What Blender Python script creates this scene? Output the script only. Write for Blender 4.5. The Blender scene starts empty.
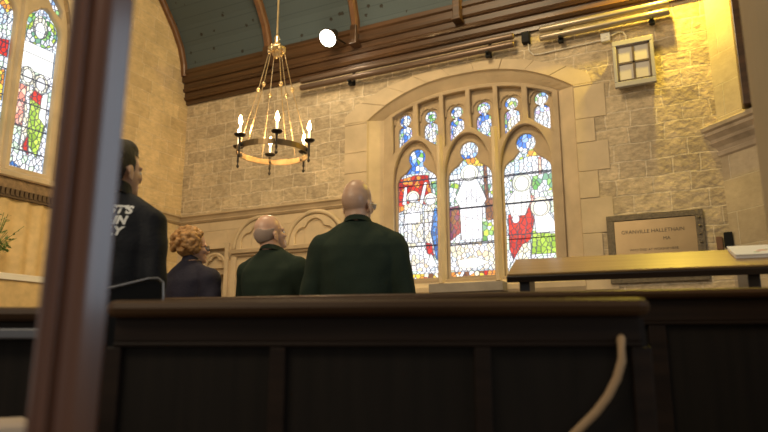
import bpy, bmesh, math, random
import numpy as np
from mathutils import Vector, Matrix, noise as mnoise
random.seed(7)
C = bpy.context.scene.collection
PI = math.pi
R = math.radians

# ---------------------------------------------------------------- camera
F = 635.0; PITCH = math.atan(132/F); YAW = R(26.0); CH = 0.8
cd = bpy.data.cameras.new('camera'); cam = bpy.data.objects.new('camera', cd); C.objects.link(cam)
cam.location = (0, 0, CH); cam.rotation_euler = (PI/2+PITCH, 0, YAW)
cd.sensor_width = 36; cd.lens = F/768*36; cd.clip_start = 0.05
cd.dof.use_dof = True; cd.dof.focus_distance = 5.2; cd.dof.aperture_fstop = 1.9
bpy.context.scene.camera = cam
# ---------------------------------------------------------------- world, lights, exposure
sc = bpy.context.scene
sc.view_settings.view_transform = 'Standard'; sc.view_settings.look = 'None'
sc.view_settings.exposure = 0.0; sc.view_settings.gamma = 1.0; sc.view_settings.use_curve_mapping = False
w = bpy.data.worlds.new('world'); sc.world = w; w.use_nodes = True
w.node_tree.nodes['Background'].inputs[0].default_value = (0.80, 0.78, 0.72, 1)
w.node_tree.nodes['Background'].inputs[1].default_value = 0.34
def area(name, loc, target, size, power, col, sy=None):
    l = bpy.data.lights.new(name, 'AREA'); l.energy = power; l.color = col; l.size = size
    if sy: l.shape = 'RECTANGLE'; l.size_y = sy
    o = bpy.data.objects.new(name, l); C.objects.link(o); o.location = loc
    o.rotation_euler = (Vector(target)-Vector(loc)).to_track_quat('-Z', 'Y').to_euler(); return o
# added fill lamp on the open side behind the camera, brightens the walls
area('added_nave_fill', (-2.5, -2.0, 5.0), (-3.5, 7.0, 2.6), 3.0, 150, (1.0, 0.82, 0.56), 1.6)
area('added_chancel_fill', (-2.6, 3.0, 6.7), (-4.4, 7.6, 2.4), 1.6, 225, (1.0, 0.78, 0.47), 1.0)  # added fill lamp under the vault, brightens the walls
area('added_cool_light', (3.4, 2.35, 2.3), (-1.0, 0.7, 1.3), 1.5, 30, (0.70, 0.84, 1.0), 2.4)  # added cool lamp for an assumed unseen window, makes the post's blue reflection
# assumed warm lamp fixed under the roof beside the pier, lights the wall yellow
def point(name, loc, power, col, rad):
    l = bpy.data.lights.new(name, 'POINT'); l.energy = power; l.color = col; l.shadow_soft_size = rad
    o = bpy.data.objects.new(name, l); C.objects.link(o); o.location = loc; return o
point('assumed_roof_lamp_light', (-0.04, 7.24, 5.20), 250, (1.0, 0.72, 0.08), 0.05)

# ---------------------------------------------------------------- projection helpers (pixel -> point on a real plane)
def ray(x, y):
    a, b = (x-384)/F, (216-y)/F
    fw = math.cos(PITCH)-b*math.sin(PITCH); up = math.sin(PITCH)+b*math.cos(PITCH)
    s, c = math.sin(YAW), math.cos(YAW)
    return Vector((a*c-fw*s, a*s+fw*c, up))
def onY(x, y, Y): r = ray(x, y); return Vector((0, 0, CH))+r*(Y/r.y)
def onX(x, y, X): r = ray(x, y); return Vector((0, 0, CH))+r*(X/r.x)
def onZ(x, y, Z): r = ray(x, y); return Vector((0, 0, CH))+r*((Z-CH)/r.z)
def at_d(x, y, d):
    r = ray(x, y); return Vector((0, 0, CH))+r*(d/math.hypot(r.x, r.y))
def floor_at(x, d):
    r = ray(x, 348); r.z = 0; r.normalize(); return r*d
def hx(x, y): return 384+(x-384)*3188/(2840+y)   # a vertical line through pixel (x, y) meets the horizon here
def heading(x): return YAW+math.atan((384-x)/648.6)

# ---------------------------------------------------------------- tagging
def tag(o, label=None, cat=None, group=None, kind=None):
    if label: o['label'] = label
    if cat: o['category'] = cat
    if group: o['group'] = group
    if kind: o['kind'] = kind
    return o
def empty(name, loc, rz=0, label=None, cat=None, group=None, kind=None):
    o = bpy.data.objects.new(name, None); C.objects.link(o); o.location = loc; o.rotation_euler = (0, 0, rz)
    o.empty_display_size = 0.1
    return tag(o, label, cat, group, kind)
def obj(name, bm, mat, parent=None, smooth=False, bevel=0):
    me = bpy.data.meshes.new(name)
    if isinstance(bm, bmesh.types.BMesh):
        bmesh.ops.recalc_face_normals(bm, faces=bm.faces[:]); bm.to_mesh(me); bm.free()
    else: me = bm
    me.name = name
    if mat: me.materials.clear(); me.materials.append(mat)
    if smooth:
        for p in me.polygons: p.use_smooth = True
    o = bpy.data.objects.new(name, me); C.objects.link(o)
    if parent: o.parent = parent
    if bevel:
        m = o.modifiers.new('bevel', 'BEVEL'); m.width = bevel; m.segments = 2; m.limit_method = 'ANGLE'
    return o

# ---------------------------------------------------------------- materials
def mat(name, col, rough=0.6, metal=0.0, emis=None, es=0, bump=0, bscale=40, var=0, vscale=5, spec=0.5, coat=0):
    m = bpy.data.materials.new(name); m.use_nodes = True; nt = m.node_tree; b = nt.nodes['Principled BSDF']
    b.inputs['Base Color'].default_value = (*col, 1); b.inputs['Roughness'].default_value = rough
    b.inputs['Metallic'].default_value = metal; b.inputs['Specular IOR Level'].default_value = spec
    b.inputs['Coat Weight'].default_value = coat
    if emis: b.inputs['Emission Color'].default_value = (*emis, 1); b.inputs['Emission Strength'].default_value = es
    tc = nt.nodes.new('ShaderNodeTexCoord')
    if var:
        n = nt.nodes.new('ShaderNodeTexNoise'); n.inputs['Scale'].default_value = vscale; n.inputs['Detail'].default_value = 5
        r = nt.nodes.new('ShaderNodeMapRange'); r.inputs['To Min'].default_value = 1-var; r.inputs['To Max'].default_value = 1+var
        r.inputs['From Min'].default_value = .3; r.inputs['From Max'].default_value = .7
        mx = nt.nodes.new('ShaderNodeVectorMath'); mx.operation = 'SCALE'; mx.inputs[0].default_value = col
        nt.links.new(tc.outputs['Object'], n.inputs[0]); nt.links.new(n.outputs[0], r.inputs[0])
        nt.links.new(r.outputs[0], mx.inputs['Scale']); nt.links.new(mx.outputs[0], b.inputs['Base Color'])
    if bump:
        n = nt.nodes.new('ShaderNodeTexNoise'); n.inputs['Scale'].default_value = bscale; n.inputs['Detail'].default_value = 4
        bp = nt.nodes.new('ShaderNodeBump'); bp.inputs['Strength'].default_value = bump; bp.inputs['Distance'].default_value = .01
        nt.links.new(tc.outputs['Object'], n.inputs[0]); nt.links.new(n.outputs[0], bp.inputs['Height']); nt.links.new(bp.outputs[0], b.inputs['Normal'])
    return m
def wood(name, c1, c2, rough=0.35, axis=0, coat=0.0, sc_=1.0):
    m = bpy.data.materials.new(name); m.use_nodes = True; nt = m.node_tree; b = nt.nodes['Principled BSDF']
    b.inputs['Roughness'].default_value = rough; b.inputs['Coat Weight'].default_value = coat; b.inputs['Coat Roughness'].default_value = .12; b.inputs['Specular IOR Level'].default_value = .5 if coat else .18
    tc = nt.nodes.new('ShaderNodeTexCoord'); mp = nt.nodes.new('ShaderNodeMapping')
    s = [30*sc_]*3; s[axis] = 1.6*sc_; mp.inputs['Scale'].default_value = s
    n = nt.nodes.new('ShaderNodeTexNoise'); n.inputs['Scale'].default_value = 1; n.inputs['Detail'].default_value = 6
    cr = nt.nodes.new('ShaderNodeValToRGB'); cr.color_ramp.elements[0].position = .3; cr.color_ramp.elements[1].position = .7
    cr.color_ramp.elements[0].color = (*c1, 1); cr.color_ramp.elements[1].color = (*c2, 1)
    nt.links.new(tc.outputs['Object'], mp.inputs[0]); nt.links.new(mp.outputs[0], n.inputs[0]); nt.links.new(n.outputs[0], cr.inputs[0]); nt.links.new(cr.outputs[0], b.inputs['Base Color'])
    bp = nt.nodes.new('ShaderNodeBump'); bp.inputs['Strength'].default_value = .15; bp.inputs['Distance'].default_value = .004
    nt.links.new(n.outputs[0], bp.inputs['Height']); nt.links.new(bp.outputs[0], b.inputs['Normal'])
    return m
def stone(name, swap, bw, bh, c1, c2, mortar, rough_bump=0.5, msize=0.012, distort=0.02, off=0.0):
    """coursed blocks; swap: 'x' wall in the xz plane, 'y' wall in the yz plane"""
    m = bpy.data.materials.new(name); m.use_nodes = True; nt = m.node_tree; b = nt.nodes['Principled BSDF']; L = nt.links
    b.inputs['Roughness'].default_value = .85; b.inputs['Specular IOR Level'].default_value = .25
    tc = nt.nodes.new('ShaderNodeTexCoord'); sp = nt.nodes.new('ShaderNodeSeparateXYZ'); cb = nt.nodes.new('ShaderNodeCombineXYZ')
    L.new(tc.outputs['Object'], sp.inputs[0]); L.new(sp.outputs[0 if swap == 'x' else 1], cb.inputs[0]); L.new(sp.outputs[2], cb.inputs[1])
    ns = nt.nodes.new('ShaderNodeTexNoise'); ns.inputs['Scale'].default_value = 3.5; L.new(tc.outputs['Object'], ns.inputs[0])
    sc1 = nt.nodes.new('ShaderNodeVectorMath'); sc1.operation = 'SCALE'; sc1.inputs['Scale'].default_value = distort*2
    L.new(ns.outputs['Color'], sc1.inputs[0])
    ad = nt.nodes.new('ShaderNodeVectorMath'); L.new(cb.outputs[0], ad.inputs[0]); L.new(sc1.outputs[0], ad.inputs[1])
    ad2 = nt.nodes.new('ShaderNodeVectorMath'); L.new(ad.outputs[0], ad2.inputs[0]); ad2.inputs[1].default_value = (20+off, 20+off, 0)
    br = nt.nodes.new('ShaderNodeTexBrick'); br.offset = .43; br.offset_frequency = 2; br.squash = .72; br.squash_frequency = 3
    br.inputs['Scale'].default_value = 1; br.inputs['Brick Width'].default_value = bw; br.inputs['Row Height'].default_value = bh
    br.inputs['Mortar Size'].default_value = msize; br.inputs['Mortar Smooth'].default_value = .3; br.inputs['Bias'].default_value = 0
    br.inputs['Color1'].default_value = (*c1, 1); br.inputs['Color2'].default_value = (*c2, 1); br.inputs['Mortar'].default_value = (*mortar, 1)
    L.new(ad2.outputs[0], br.inputs[0])
    n2 = nt.nodes.new('ShaderNodeTexNoise'); n2.inputs['Scale'].default_value = 2.2; n2.inputs['Detail'].default_value = 8; n2.inputs['Roughness'].default_value = .65
    L.new(tc.outputs['Object'], n2.inputs[0])
    mr = nt.nodes.new('ShaderNodeMapRange'); mr.inputs['From Min'].default_value = .3; mr.inputs['From Max'].default_value = .7
    mr.inputs['To Min'].default_value = .80; mr.inputs['To Max'].default_value = 1.18; L.new(n2.outputs[0], mr.inputs[0])
    mp4 = nt.nodes.new('ShaderNodeMapping'); mp4.inputs['Scale'].default_value = (1, 1, 2.6); L.new(tc.outputs['Object'], mp4.inputs[0])
    n4 = nt.nodes.new('ShaderNodeTexNoise'); n4.inputs['Scale'].default_value = 9; n4.inputs['Detail'].default_value = 8; n4.inputs['Roughness'].default_value = .7; L.new(mp4.outputs[0], n4.inputs[0])
    mr4 = nt.nodes.new('ShaderNodeMapRange'); mr4.inputs['From Min'].default_value = .35; mr4.inputs['From Max'].default_value = .6
    mr4.inputs['To Min'].default_value = 1-.38*min(rough_bump, 1); mr4.inputs['To Max'].default_value = 1.08; L.new(n4.outputs[0], mr4.inputs[0])
    mm4 = nt.nodes.new('ShaderNodeMath'); mm4.operation = 'MULTIPLY'; L.new(mr.outputs[0], mm4.inputs[0]); L.new(mr4.outputs[0], mm4.inputs[1])
    mu = nt.nodes.new('ShaderNodeVectorMath'); mu.operation = 'SCALE'; L.new(br.outputs[0], mu.inputs[0]); L.new(mm4.outputs[0], mu.inputs['Scale'])
    L.new(mu.outputs[0], b.inputs['Base Color'])
    n3 = nt.nodes.new('ShaderNodeTexNoise'); n3.inputs['Scale'].default_value = 13; n3.inputs['Detail'].default_value = 7; L.new(tc.outputs['Object'], n3.inputs[0])
    ma = nt.nodes.new('ShaderNodeMath'); ma.operation = 'MULTIPLY_ADD'; ma.inputs[1].default_value = -.6
    L.new(br.outputs['Fac'], ma.inputs[0]); 
    mm = nt.nodes.new('ShaderNodeMath'); mm.operation = 'MULTIPLY'; mm.inputs[1].default_value = rough_bump*2; L.new(n3.outputs[0], mm.inputs[0]); L.new(mm.outputs[0], ma.inputs[2])
    bp = nt.nodes.new('ShaderNodeBump'); bp.inputs['Strength'].default_value = .8; bp.inputs['Distance'].default_value = .02
    L.new(ma.outputs[0], bp.inputs['Height']); L.new(bp.outputs[0], b.inputs['Normal'])
    return m
M = {}
M['stone_back'] = stone('coursed_sandstone', 'x', .39, .205, (.62, .49, .31), (.45, .355, .23), (.70, .58, .40), .9, .010, .035)
M['stone_left'] = stone('golden_sandstone', 'y', .44, .215, (.68, .50, .27), (.53, .385, .205), (.72, .56, .34), .4, .008)
M['ashlar'] = mat('smooth_sandstone', (.56, .44, .28), .8, bump=.15, bscale=30, var=.14, vscale=3, spec=.25)
M['tracery'] = mat('tracery_sandstone', (.44, .335, .21), .8, bump=.15, bscale=30, var=.12, vscale=4, spec=.25)
M['pierstone'] = stone('pier_ashlar', 'x', .42, .36, (.50, .42, .31), (.38, .31, .22), (.50, .43, .33), .1, .006, .004, .1)
M['corbel'] = mat('grey_corbel_stone', (.36, .295, .23), .75, bump=.3, bscale=25, var=.25, vscale=5, spec=.25)
M['nearstone'] = mat('pale_column_stone', (.40, .31, .19), .8, var=.1, vscale=2, spec=.2)
M['floor'] = mat('floor_stone', (.16, .12, .09), .6, var=.2, vscale=2)
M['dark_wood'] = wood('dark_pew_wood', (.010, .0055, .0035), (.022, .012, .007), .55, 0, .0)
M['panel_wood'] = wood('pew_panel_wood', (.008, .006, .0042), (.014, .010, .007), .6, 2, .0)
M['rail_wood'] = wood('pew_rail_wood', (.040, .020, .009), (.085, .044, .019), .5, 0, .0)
M['post_wood'] = wood('polished_post_wood', (.085, .026, .008), (.17, .056, .016), .24, 2, .5)
M['roof_wood'] = wood('roof_timber', (.042, .020, .008), (.095, .045, .018), .42, 0, .15, .6)
M['rib_wood'] = wood('rib_timber', (.12, .052, .018), (.18, .08, .03), .5, 2, .1, .6)
M['desk_wood'] = wood('desk_wood', (.30, .18, .06), (.42, .26, .10), .38, 0, .35)  # golden reflection on the desk top is put into this wood colour
M['desk_dark'] = wood('desk_edge_wood', (.012, .007, .004), (.03, .016, .009), .4, 0, .2)
M['iron'] = mat('dark_wrought_iron', (.045, .035, .025), .45, .7)
M['brass'] = mat('aged_brass', (.70, .52, .28), .35, .9, var=.2, vscale=9)
M['brass_plate'] = mat('brass_plaque_metal', (.36, .25, .13), .36, .95, var=.12, vscale=3)
M['brass_dark'] = mat('engraved_dark_letters', (.035, .025, .018), .6)
M['plaque_frame'] = mat('plaque_frame_metal', (.15, .12, .08), .5, .6, bump=.8, bscale=90, var=.25, vscale=40)
M['candle'] = mat('glowing_candle_tube', (.85, .74, .55), .5, emis=(1, .80, .50), es=1.6)  # emission added so the tube looks lit by its bulb
M['flame'] = mat('lit_candle_bulb', (1, .8, .5), .4, emis=(1.0, .66, .30), es=420)
M['lamp_disc'] = mat('lit_spot_glass', (1, 1, 1), .4, emis=(1.0, .93, .80), es=14)
M['white_plastic'] = mat('off_white_plastic', (.70, .66, .56), .5)
M['lantern_frame'] = mat('grey_painted_frame', (.34, .32, .30), .55, var=.06, vscale=10)
M['lantern_lead'] = mat('dark_glazing_bar', (.07, .04, .022), .5)
M['opal'] = mat('opal_glass', (.52, .47, .40), .4, var=.04, vscale=6)
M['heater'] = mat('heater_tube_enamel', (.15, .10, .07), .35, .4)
M['heater_lit'] = mat('lit_heater_tube', (.34, .28, .20), .33, .5)  # lighter heater copy, the yellow lamp's light put into its colour
M['black'] = mat('black_fitting', (.008, .008, .008), .6, spec=.15)
M['cable'] = mat('white_cable', (.68, .62, .5), .5)
M['came'] = mat('dark_saddle_bar', (.03, .03, .04), .6, .5)
M['gold_cloth'] = mat('gold_damask', (.60, .42, .19), .6, bump=.3, bscale=14, var=.13, vscale=9)
M['white_cloth'] = mat('white_linen', (.80, .74, .62), .8, bump=.2)
M['frieze'] = mat('carved_oak_frieze', (.23, .145, .072), .6, bump=.6, bscale=30, var=.3, vscale=14)
M['leaf'] = mat('green_leaves', (.10, .19, .035), .55, var=.4, vscale=20)
M['petal'] = mat('small_red_petals', (.55, .10, .08), .6)
M['petal_y'] = mat('small_cream_petals', (.75, .62, .30), .6)
M['vase'] = mat('brass_vase', (.60, .42, .15), .3, .9)
M['green_wool'] = mat('dark_green_jumper', (.021, .032, .021), .9, bump=.35, bscale=160, var=.14, vscale=4, spec=.2)
M['black_knit'] = mat('black_jacket_cloth', (.008, .009, .013), .7, bump=.3, bscale=60, var=.15, vscale=6, spec=.3)
M['navy'] = mat('navy_jacket_cloth', (.020, .017, .030), .8, bump=.3, bscale=60, var=.15, vscale=6, spec=.3)
M['trouser'] = mat('dark_trouser_cloth', (.012, .012, .015), .9)
M['shoe'] = mat('black_shoe_leather', (.01, .01, .01), .35)
M['skin_big'] = mat('tan_skin', (.54, .335, .22), .38, bump=.08, bscale=60, var=.10, vscale=14)
M['skin_two'] = mat('pink_skin', (.64, .38, .255), .38, bump=.08, bscale=60, var=.10, vscale=14)
M['skin_w'] = mat('fair_skin', (.60, .34, .22), .5, var=.08, vscale=14)
M['skin_left'] = mat('light_brown_skin', (.55, .33, .215), .5, var=.08, vscale=14)
M['hair_dark'] = mat('short_dark_hair', (.012, .008, .006), .6, bump=.6, bscale=120)
M['hair_grey'] = mat('cropped_grey_hair', (.43, .31, .24), .8, bump=.2, bscale=150)
M['hair_blond'] = mat('curly_golden_hair', (.40, .20, .06), .55, bump=.7, bscale=60, var=.35, vscale=30)
M['eye'] = mat('eye_white', (.7, .68, .64), .3)
M['lens'] = mat('glint_white_lens', (.85, .88, .9), .3, 0.0, spec=.9)  # near-white colour paints the glint on the glasses
M['letter'] = mat('white_printed_letter', (.75, .74, .70), .7)
M['chrome'] = mat('grey_metal_strip', (.45, .45, .47), .3, .9)
M['paper'] = mat('white_paper', (.78, .75, .70), .7)
M['print_red'] = mat('red_print', (.60, .22, .16), .7)
M['print_green'] = mat('green_print', (.30, .42, .24), .7)
M['cord'] = mat('tan_piping_lit_edge', (.42, .27, .14), .7)  # tan of the cushion piping, also paints the lit armrest edge
M['cushion'] = mat('pale_cushion_cloth', (.42, .33, .25), .85)
M['kerbgrey'] = mat('grey_slab_stone', (.25, .22, .18), .8, var=.15, vscale=6)

def ceiling_mat():
    m = bpy.data.materials.new('painted_blue_boards'); m.use_nodes = True; nt = m.node_tree; b = nt.nodes['Principled BSDF']; L = nt.links
    b.inputs['Roughness'].default_value = .75
    uv = nt.nodes.new('ShaderNodeUVMap'); sp = nt.nodes.new('ShaderNodeSeparateXYZ'); L.new(uv.outputs[0], sp.inputs[0])
    # boards across the vault
    md = nt.nodes.new('ShaderNodeMath'); md.operation = 'FRACT'; mm = nt.nodes.new('ShaderNodeMath'); mm.operation = 'MULTIPLY'; mm.inputs[1].default_value = 5.5
    L.new(sp.outputs[1], mm.inputs[0]); L.new(mm.outputs[0], md.inputs[0])
    ls = nt.nodes.new('ShaderNodeMath'); ls.operation = 'LESS_THAN'; ls.inputs[1].default_value = .07; L.new(md.outputs[0], ls.inputs[0])
    vo = nt.nodes.new('ShaderNodeTexVoronoi'); vo.inputs['Scale'].default_value = 6.0; vo.inputs['Randomness'].default_value = .95; L.new(uv.outputs[0], vo.inputs[0])
    nz = nt.nodes.new('ShaderNodeTexNoise'); nz.inputs['Scale'].default_value = 60; L.new(uv.outputs[0], nz.inputs[0])
    add = nt.nodes.new('ShaderNodeMath'); add.operation = 'MULTIPLY_ADD'; add.inputs[1].default_value = .25; L.new(nz.outputs[0], add.inputs[0]); L.new(vo.outputs['Distance'], add.inputs[2])
    dot = nt.nodes.new('ShaderNodeMath'); dot.operation = 'LESS_THAN'; dot.inputs[1].default_value = .30; L.new(add.outputs[0], dot.inputs[0])
    sel = nt.nodes.new('ShaderNodeMath'); sel.operation = 'GREATER_THAN'; sel.inputs[1].default_value = .25
    sp2 = nt.nodes.new('ShaderNodeSeparateXYZ'); L.new(vo.outputs['Color'], sp2.inputs[0]); L.new(sp2.outputs[0], sel.inputs[0])
    dm = nt.nodes.new('ShaderNodeMath'); dm.operation = 'MULTIPLY'; L.new(dot.outputs[0], dm.inputs[0]); L.new(sel.outputs[0], dm.inputs[1])
    m1 = nt.nodes.new('ShaderNodeMix'); m1.data_type = 'RGBA'; m1.inputs[6].default_value = (.066, .088, .092, 1); m1.inputs[7].default_value = (.050, .068, .072, 1); L.new(ls.outputs[0], m1.inputs[0])
    m2 = nt.nodes.new('ShaderNodeMix'); m2.data_type = 'RGBA'; m2.inputs[7].default_value = (.022, .018, .012, 1); L.new(m1.outputs[2], m2.inputs[6]); L.new(dm.outputs[0], m2.inputs[0])
    L.new(m2.outputs[2], b.inputs['Base Color'])
    return m
M['ceiling'] = ceiling_mat()
def glass_mat():
    m = bpy.data.materials.new('sunlit_stained_glass'); m.use_nodes = True; nt = m.node_tree; b = nt.nodes['Principled BSDF']; L = nt.links
    a = nt.nodes.new('ShaderNodeAttribute'); a.attribute_name = 'Col'
    L.new(a.outputs['Color'], b.inputs['Emission Color']); b.inputs['Emission Strength'].default_value = 1.4
    b.inputs['Base Color'].default_value = (.02, .02, .02, 1); b.inputs['Roughness'].default_value = .3
    try: m.cycles.emission_sampling = 'NONE'
    except Exception: pass
    return m
M['glass'] = glass_mat()

# ---------------------------------------------------------------- shape helpers
def box(bm, x0, x1, y0, y1, z0, z1, mtx=None):
    vs = [bm.verts.new((x, y, z)) for x in (x0, x1) for y in (y0, y1) for z in (z0, z1)]
    for f in ((0, 1, 3, 2), (4, 6, 7, 5), (0, 4, 5, 1), (2, 3, 7, 6), (0, 2, 6, 4), (1, 5, 7, 3)):
        bm.faces.new([vs[i] for i in f])
    if mtx: bmesh.ops.transform(bm, matrix=mtx, verts=vs)
    return vs
def tube(bm, pts, rad, seg=8, cap=True):
    pts = [Vector(p) for p in pts]; rings = []
    rads = rad if isinstance(rad, (list, tuple)) else [rad]*len(pts)
    for i, p in enumerate(pts):
        d = (pts[min(i+1, len(pts)-1)]-pts[max(i-1, 0)]).normalized()
        a = d.cross(Vector((0, 0, 1)));
        if a.length < 1e-3: a = d.cross(Vector((0, 1, 0)))
        a.normalize(); b = d.cross(a)
        rings.append([bm.verts.new(p+(a*math.cos(2*PI*k/seg)+b*math.sin(2*PI*k/seg))*rads[i]) for k in range(seg)])
    for r0, r1 in zip(rings, rings[1:]):
        for k in range(seg): bm.faces.new((r0[k], r0[(k+1) % seg], r1[(k+1) % seg], r1[k]))
    if cap: bm.faces.new(rings[0][::-1]); bm.faces.new(rings[-1])
def lathe(bm, prof, seg=16, c=(0, 0, 0)):
    rings = []
    for r, z in prof:
        rings.append([bm.verts.new((c[0]+r*math.cos(2*PI*k/seg), c[1]+r*math.sin(2*PI*k/seg), c[2]+z)) for k in range(seg)])
    for r0, r1 in zip(rings, rings[1:]):
        for k in range(seg): bm.faces.new((r0[k], r0[(k+1) % seg], r1[(k+1) % seg], r1[k]))
    bm.faces.new(rings[0][::-1]); bm.faces.new(rings[-1])
def loft(bm, rings, closed=True, cap=True):
    vs = [[bm.verts.new(p) for p in r] for r in rings]; n = len(vs[0])
    for a, b in zip(vs, vs[1:]):
        for k in range(n if closed else n-1): bm.faces.new((a[k], a[(k+1) % n], b[(k+1) % n], b[k]))
    if cap: bm.faces.new(vs[0][::-1]); bm.faces.new(vs[-1])
def prism_x(bm, prof, x0, x1):      # (y,z) profile swept along x
    loft(bm, [[(x, y, z) for y, z in prof] for x in (x0, x1)])
def flat(outer, holes, depth, bevel=0.0, frame='x'):
    """outline with holes, extruded; the plane is xz (frame 'x') or yz (frame 'y'); front at 0, back at +depth"""
    cu = bpy.data.curves.new('c', 'CURVE'); cu.dimensions = '2D'; cu.fill_mode = 'BOTH'
    for poly in [outer]+holes:
        s = cu.splines.new('POLY'); s.points.add(len(poly)-1)
        for p, (a, b) in zip(s.points, poly): p.co = (a, b, 0, 1)
        s.use_cyclic_u = True
    cu.extrude = max(depth/2-bevel, .0005); cu.bevel_depth = bevel; cu.bevel_resolution = 1; cu.offset = -bevel
    o = bpy.data.objects.new('c', cu); C.objects.link(o)
    dg = bpy.context.evaluated_depsgraph_get(); me = bpy.data.meshes.new_from_object(o.evaluated_get(dg))
    bpy.data.objects.remove(o); bpy.data.curves.remove(cu)
    me.materials.clear()
    if frame == 'x': mt = Matrix(((1, 0, 0, 0), (0, 0, -1, depth/2), (0, 1, 0, 0), (0, 0, 0, 1)))
    else: mt = Matrix(((0, 0, 1, -depth/2), (1, 0, 0, 0), (0, 1, 0, 0), (0, 0, 0, 1)))
    me.transform(mt); me.name = 'shape'
    return me
def arc(cx, cz, r, a0, a1, n=12, rz=None):
    rz = rz or r
    return [(cx+r*math.cos(R(a0+(a1-a0)*i/n)), cz+rz*math.sin(R(a0+(a1-a0)*i/n))) for i in range(n+1)]
def arch_pts(cx, hw, z0, za, n=2.3, k=28):
    """from right springing over the apex to left springing"""
    out = []
    for i in range(k+1):
        t = PI*i/k; u = math.cos(t); s = max(0, 1-abs(u)**n)**(1/n)
        out.append((cx+hw*u, z0+(za-z0)*s))
    return out

def seg_pts(cx, hw, z0, za, k=28):
    return [(cx+hw*u, za-(za-z0)*abs(u)**2.4) for u in [1-2*i/k for i in range(k+1)]]
D = 7.62; XL = -7.39; G = 7.87
# ================================================================ SETTING
def vault(n=40):
    half = [(0, 5.25), (.03, 5.45), (.12, 5.71), (.29, 5.98), (.62, 6.36), (1.1, 6.78), (1.7, 7.15), (2.5, 7.42), (3.45, 7.54)]
    y0 = 7.48
    pts = [(y0-a, z) for a, z in half]
    pts += [(0.62+a, z) for a, z in half[-2::-1]]
    return pts
VP = vault()
# floor
bm = bmesh.new(); box(bm, -9, 4, -3, 9, -.2, 0); tag(obj('floor', bm, M['floor']), kind='structure')
# back wall with the window opening and the little niche
wc = -2.55
opening = [(wc+1.43, 1.5)]+seg_pts(wc, 1.43, 3.97, 4.41)+[(wc-1.43, 1.5)]
nicheA = [(-6.86, .95), (-6.40, .95), (-6.40, 2.30), (-6.86, 2.30)]
me = flat([(XL-.3, -.1), (3.5, -.1), (3.5, 5.7), (XL-.3, 5.7)], [opening, nicheA], .25)
o = obj('wall_back', me, M['stone_back']); o.location.y = D; tag(o, kind='structure')
back = o
# recess behind niche, in the wall
bm = bmesh.new()
box(bm, -6.95, -6.31, D+.245, D+.30, .9, 2.4); obj('niche_back', bm, M['ashlar'], back).location.y = -D
# left wall
winC = 3.955
open2 = [(winC+1.41, 2.92)]+arch_pts(winC, 1.41, 4.80, 6.50, 1.9)+[(winC-1.41, 2.92)]
left_out = [(D+.1, -.1), (D+.1, 5.2)]+[(y, z+.05) for y, z in VP]+[(.55, 5.2), (.55, -.1)]
me = flat(left_out, [open2], .25, frame='y')
o = obj('wall_left', me, M['stone_left']); o.location.x = XL; tag(o, kind='structure')
# ceiling
bm = bmesh.new(); uvl = bm.loops.layers.uv.new('UVMap')
acc = [0]
for a, b in zip(VP, VP[1:]): acc.append(acc[-1]+math.dist(a, b))
cols = []
for x in (XL-.1, 3.6):
    cols.append(([bm.verts.new((x, y, z)) for y, z in VP], [bm.verts.new((x, 4.05+(y-4.05)*1.02, z+.12)) for y, z in VP]))
for i in range(len(VP)-1):
    f = bm.faces.new((cols[0][0][i], cols[0][0][i+1], cols[1][0][i+1], cols[1][0][i]))
    for l, (u, v) in zip(f.loops, ((XL, acc[i]), (XL, acc[i+1]), (3.6, acc[i+1]), (3.6, acc[i]))): l[uvl].uv = (u, v)
    bm.faces.new((cols[0][1][i], cols[1][1][i], cols[1][1][i+1], cols[0][1][i+1]))
for s in (0, 1):
    for i in range(len(VP)-1): bm.faces.new((cols[s][0][i], cols[s][1][i], cols[s][1][i+1], cols[s][0][i+1]))
for i in (0, -1): bm.faces.new((cols[0][0][i], cols[1][0][i], cols[1][1][i], cols[0][1][i]))
me = bpy.data.meshes.new('ceiling'); bm.to_mesh(me); bm.free(); me.materials.append(M['ceiling'])
for p in me.polygons: p.use_smooth = False
ceil = bpy.data.objects.new('ceiling', me); C.objects.link(ceil); tag(ceil, kind='structure')
# ribs follow the vault
def rib(x, w_, d_, wallrib=False):
    bm = bmesh.new(); rings = []
    for i, (y, z) in enumerate(VP):
        a = Vector((0, *VP[max(i-1, 0)])); b = Vector((0, *VP[min(i+1, len(VP)-1)])); t = (b-a).normalized()
        n = Vector((0, t.z, -t.y));
        if n.dot(Vector((0, 4.05-y, 5-z))) < 0: n = -n
        p = Vector((0, y, z))
        rings.append([(x-w_/2, *(p-n*.03).yz), (x+w_/2, *(p-n*.03).yz), (x+w_/2, *(p+n*d_*.7).yz), (x+w_*.3, *(p+n*d_).yz), (x-w_*.3, *(p+n*d_).yz), (x-w_/2, *(p+n*d_*.7).yz)])
    loft(bm, rings); return bm
for i, x in enumerate((XL+.04, -5.62, -4.08, -2.52, -.96)):
    r_ = obj('trim_%d' % (i+1), rib(x, .11 if i else .09, .10 if i else .07), M['rib_wood'], None); tag(r_, kind='structure')
    if i:
        bm = bmesh.new(); box(bm, x-.05, x+.05, 7.34, 7.50, 5.10, 5.36); box(bm, x-.065, x+.065, 7.32, 7.50, 5.06, 5.10); obj('rib_foot', bm, M['roof_wood'], r_, bevel=.01)
# cornice (timber wall plate): moulded profile
prof = [(D+.02, 5.30), (D-.20, 5.34), (D-.20, 5.28), (D-.17, 5.26), (D-.17, 5.16), (D-.145, 5.135), (D-.12, 5.13), (D-.12, 5.05), (D-.145, 5.02), (D-.12, 4.985), (D-.085, 4.98), (D-.085, 4.91), (D-.11, 4.885), (D-.085, 4.855), (D-.05, 4.85), (D-.05, 4.79), (D+.02, 4.79)]
bm = bmesh.new(); prism_x(bm, prof, XL, .55); tag(obj('trim_6', bm, M['roof_wood']), kind='structure')
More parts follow.
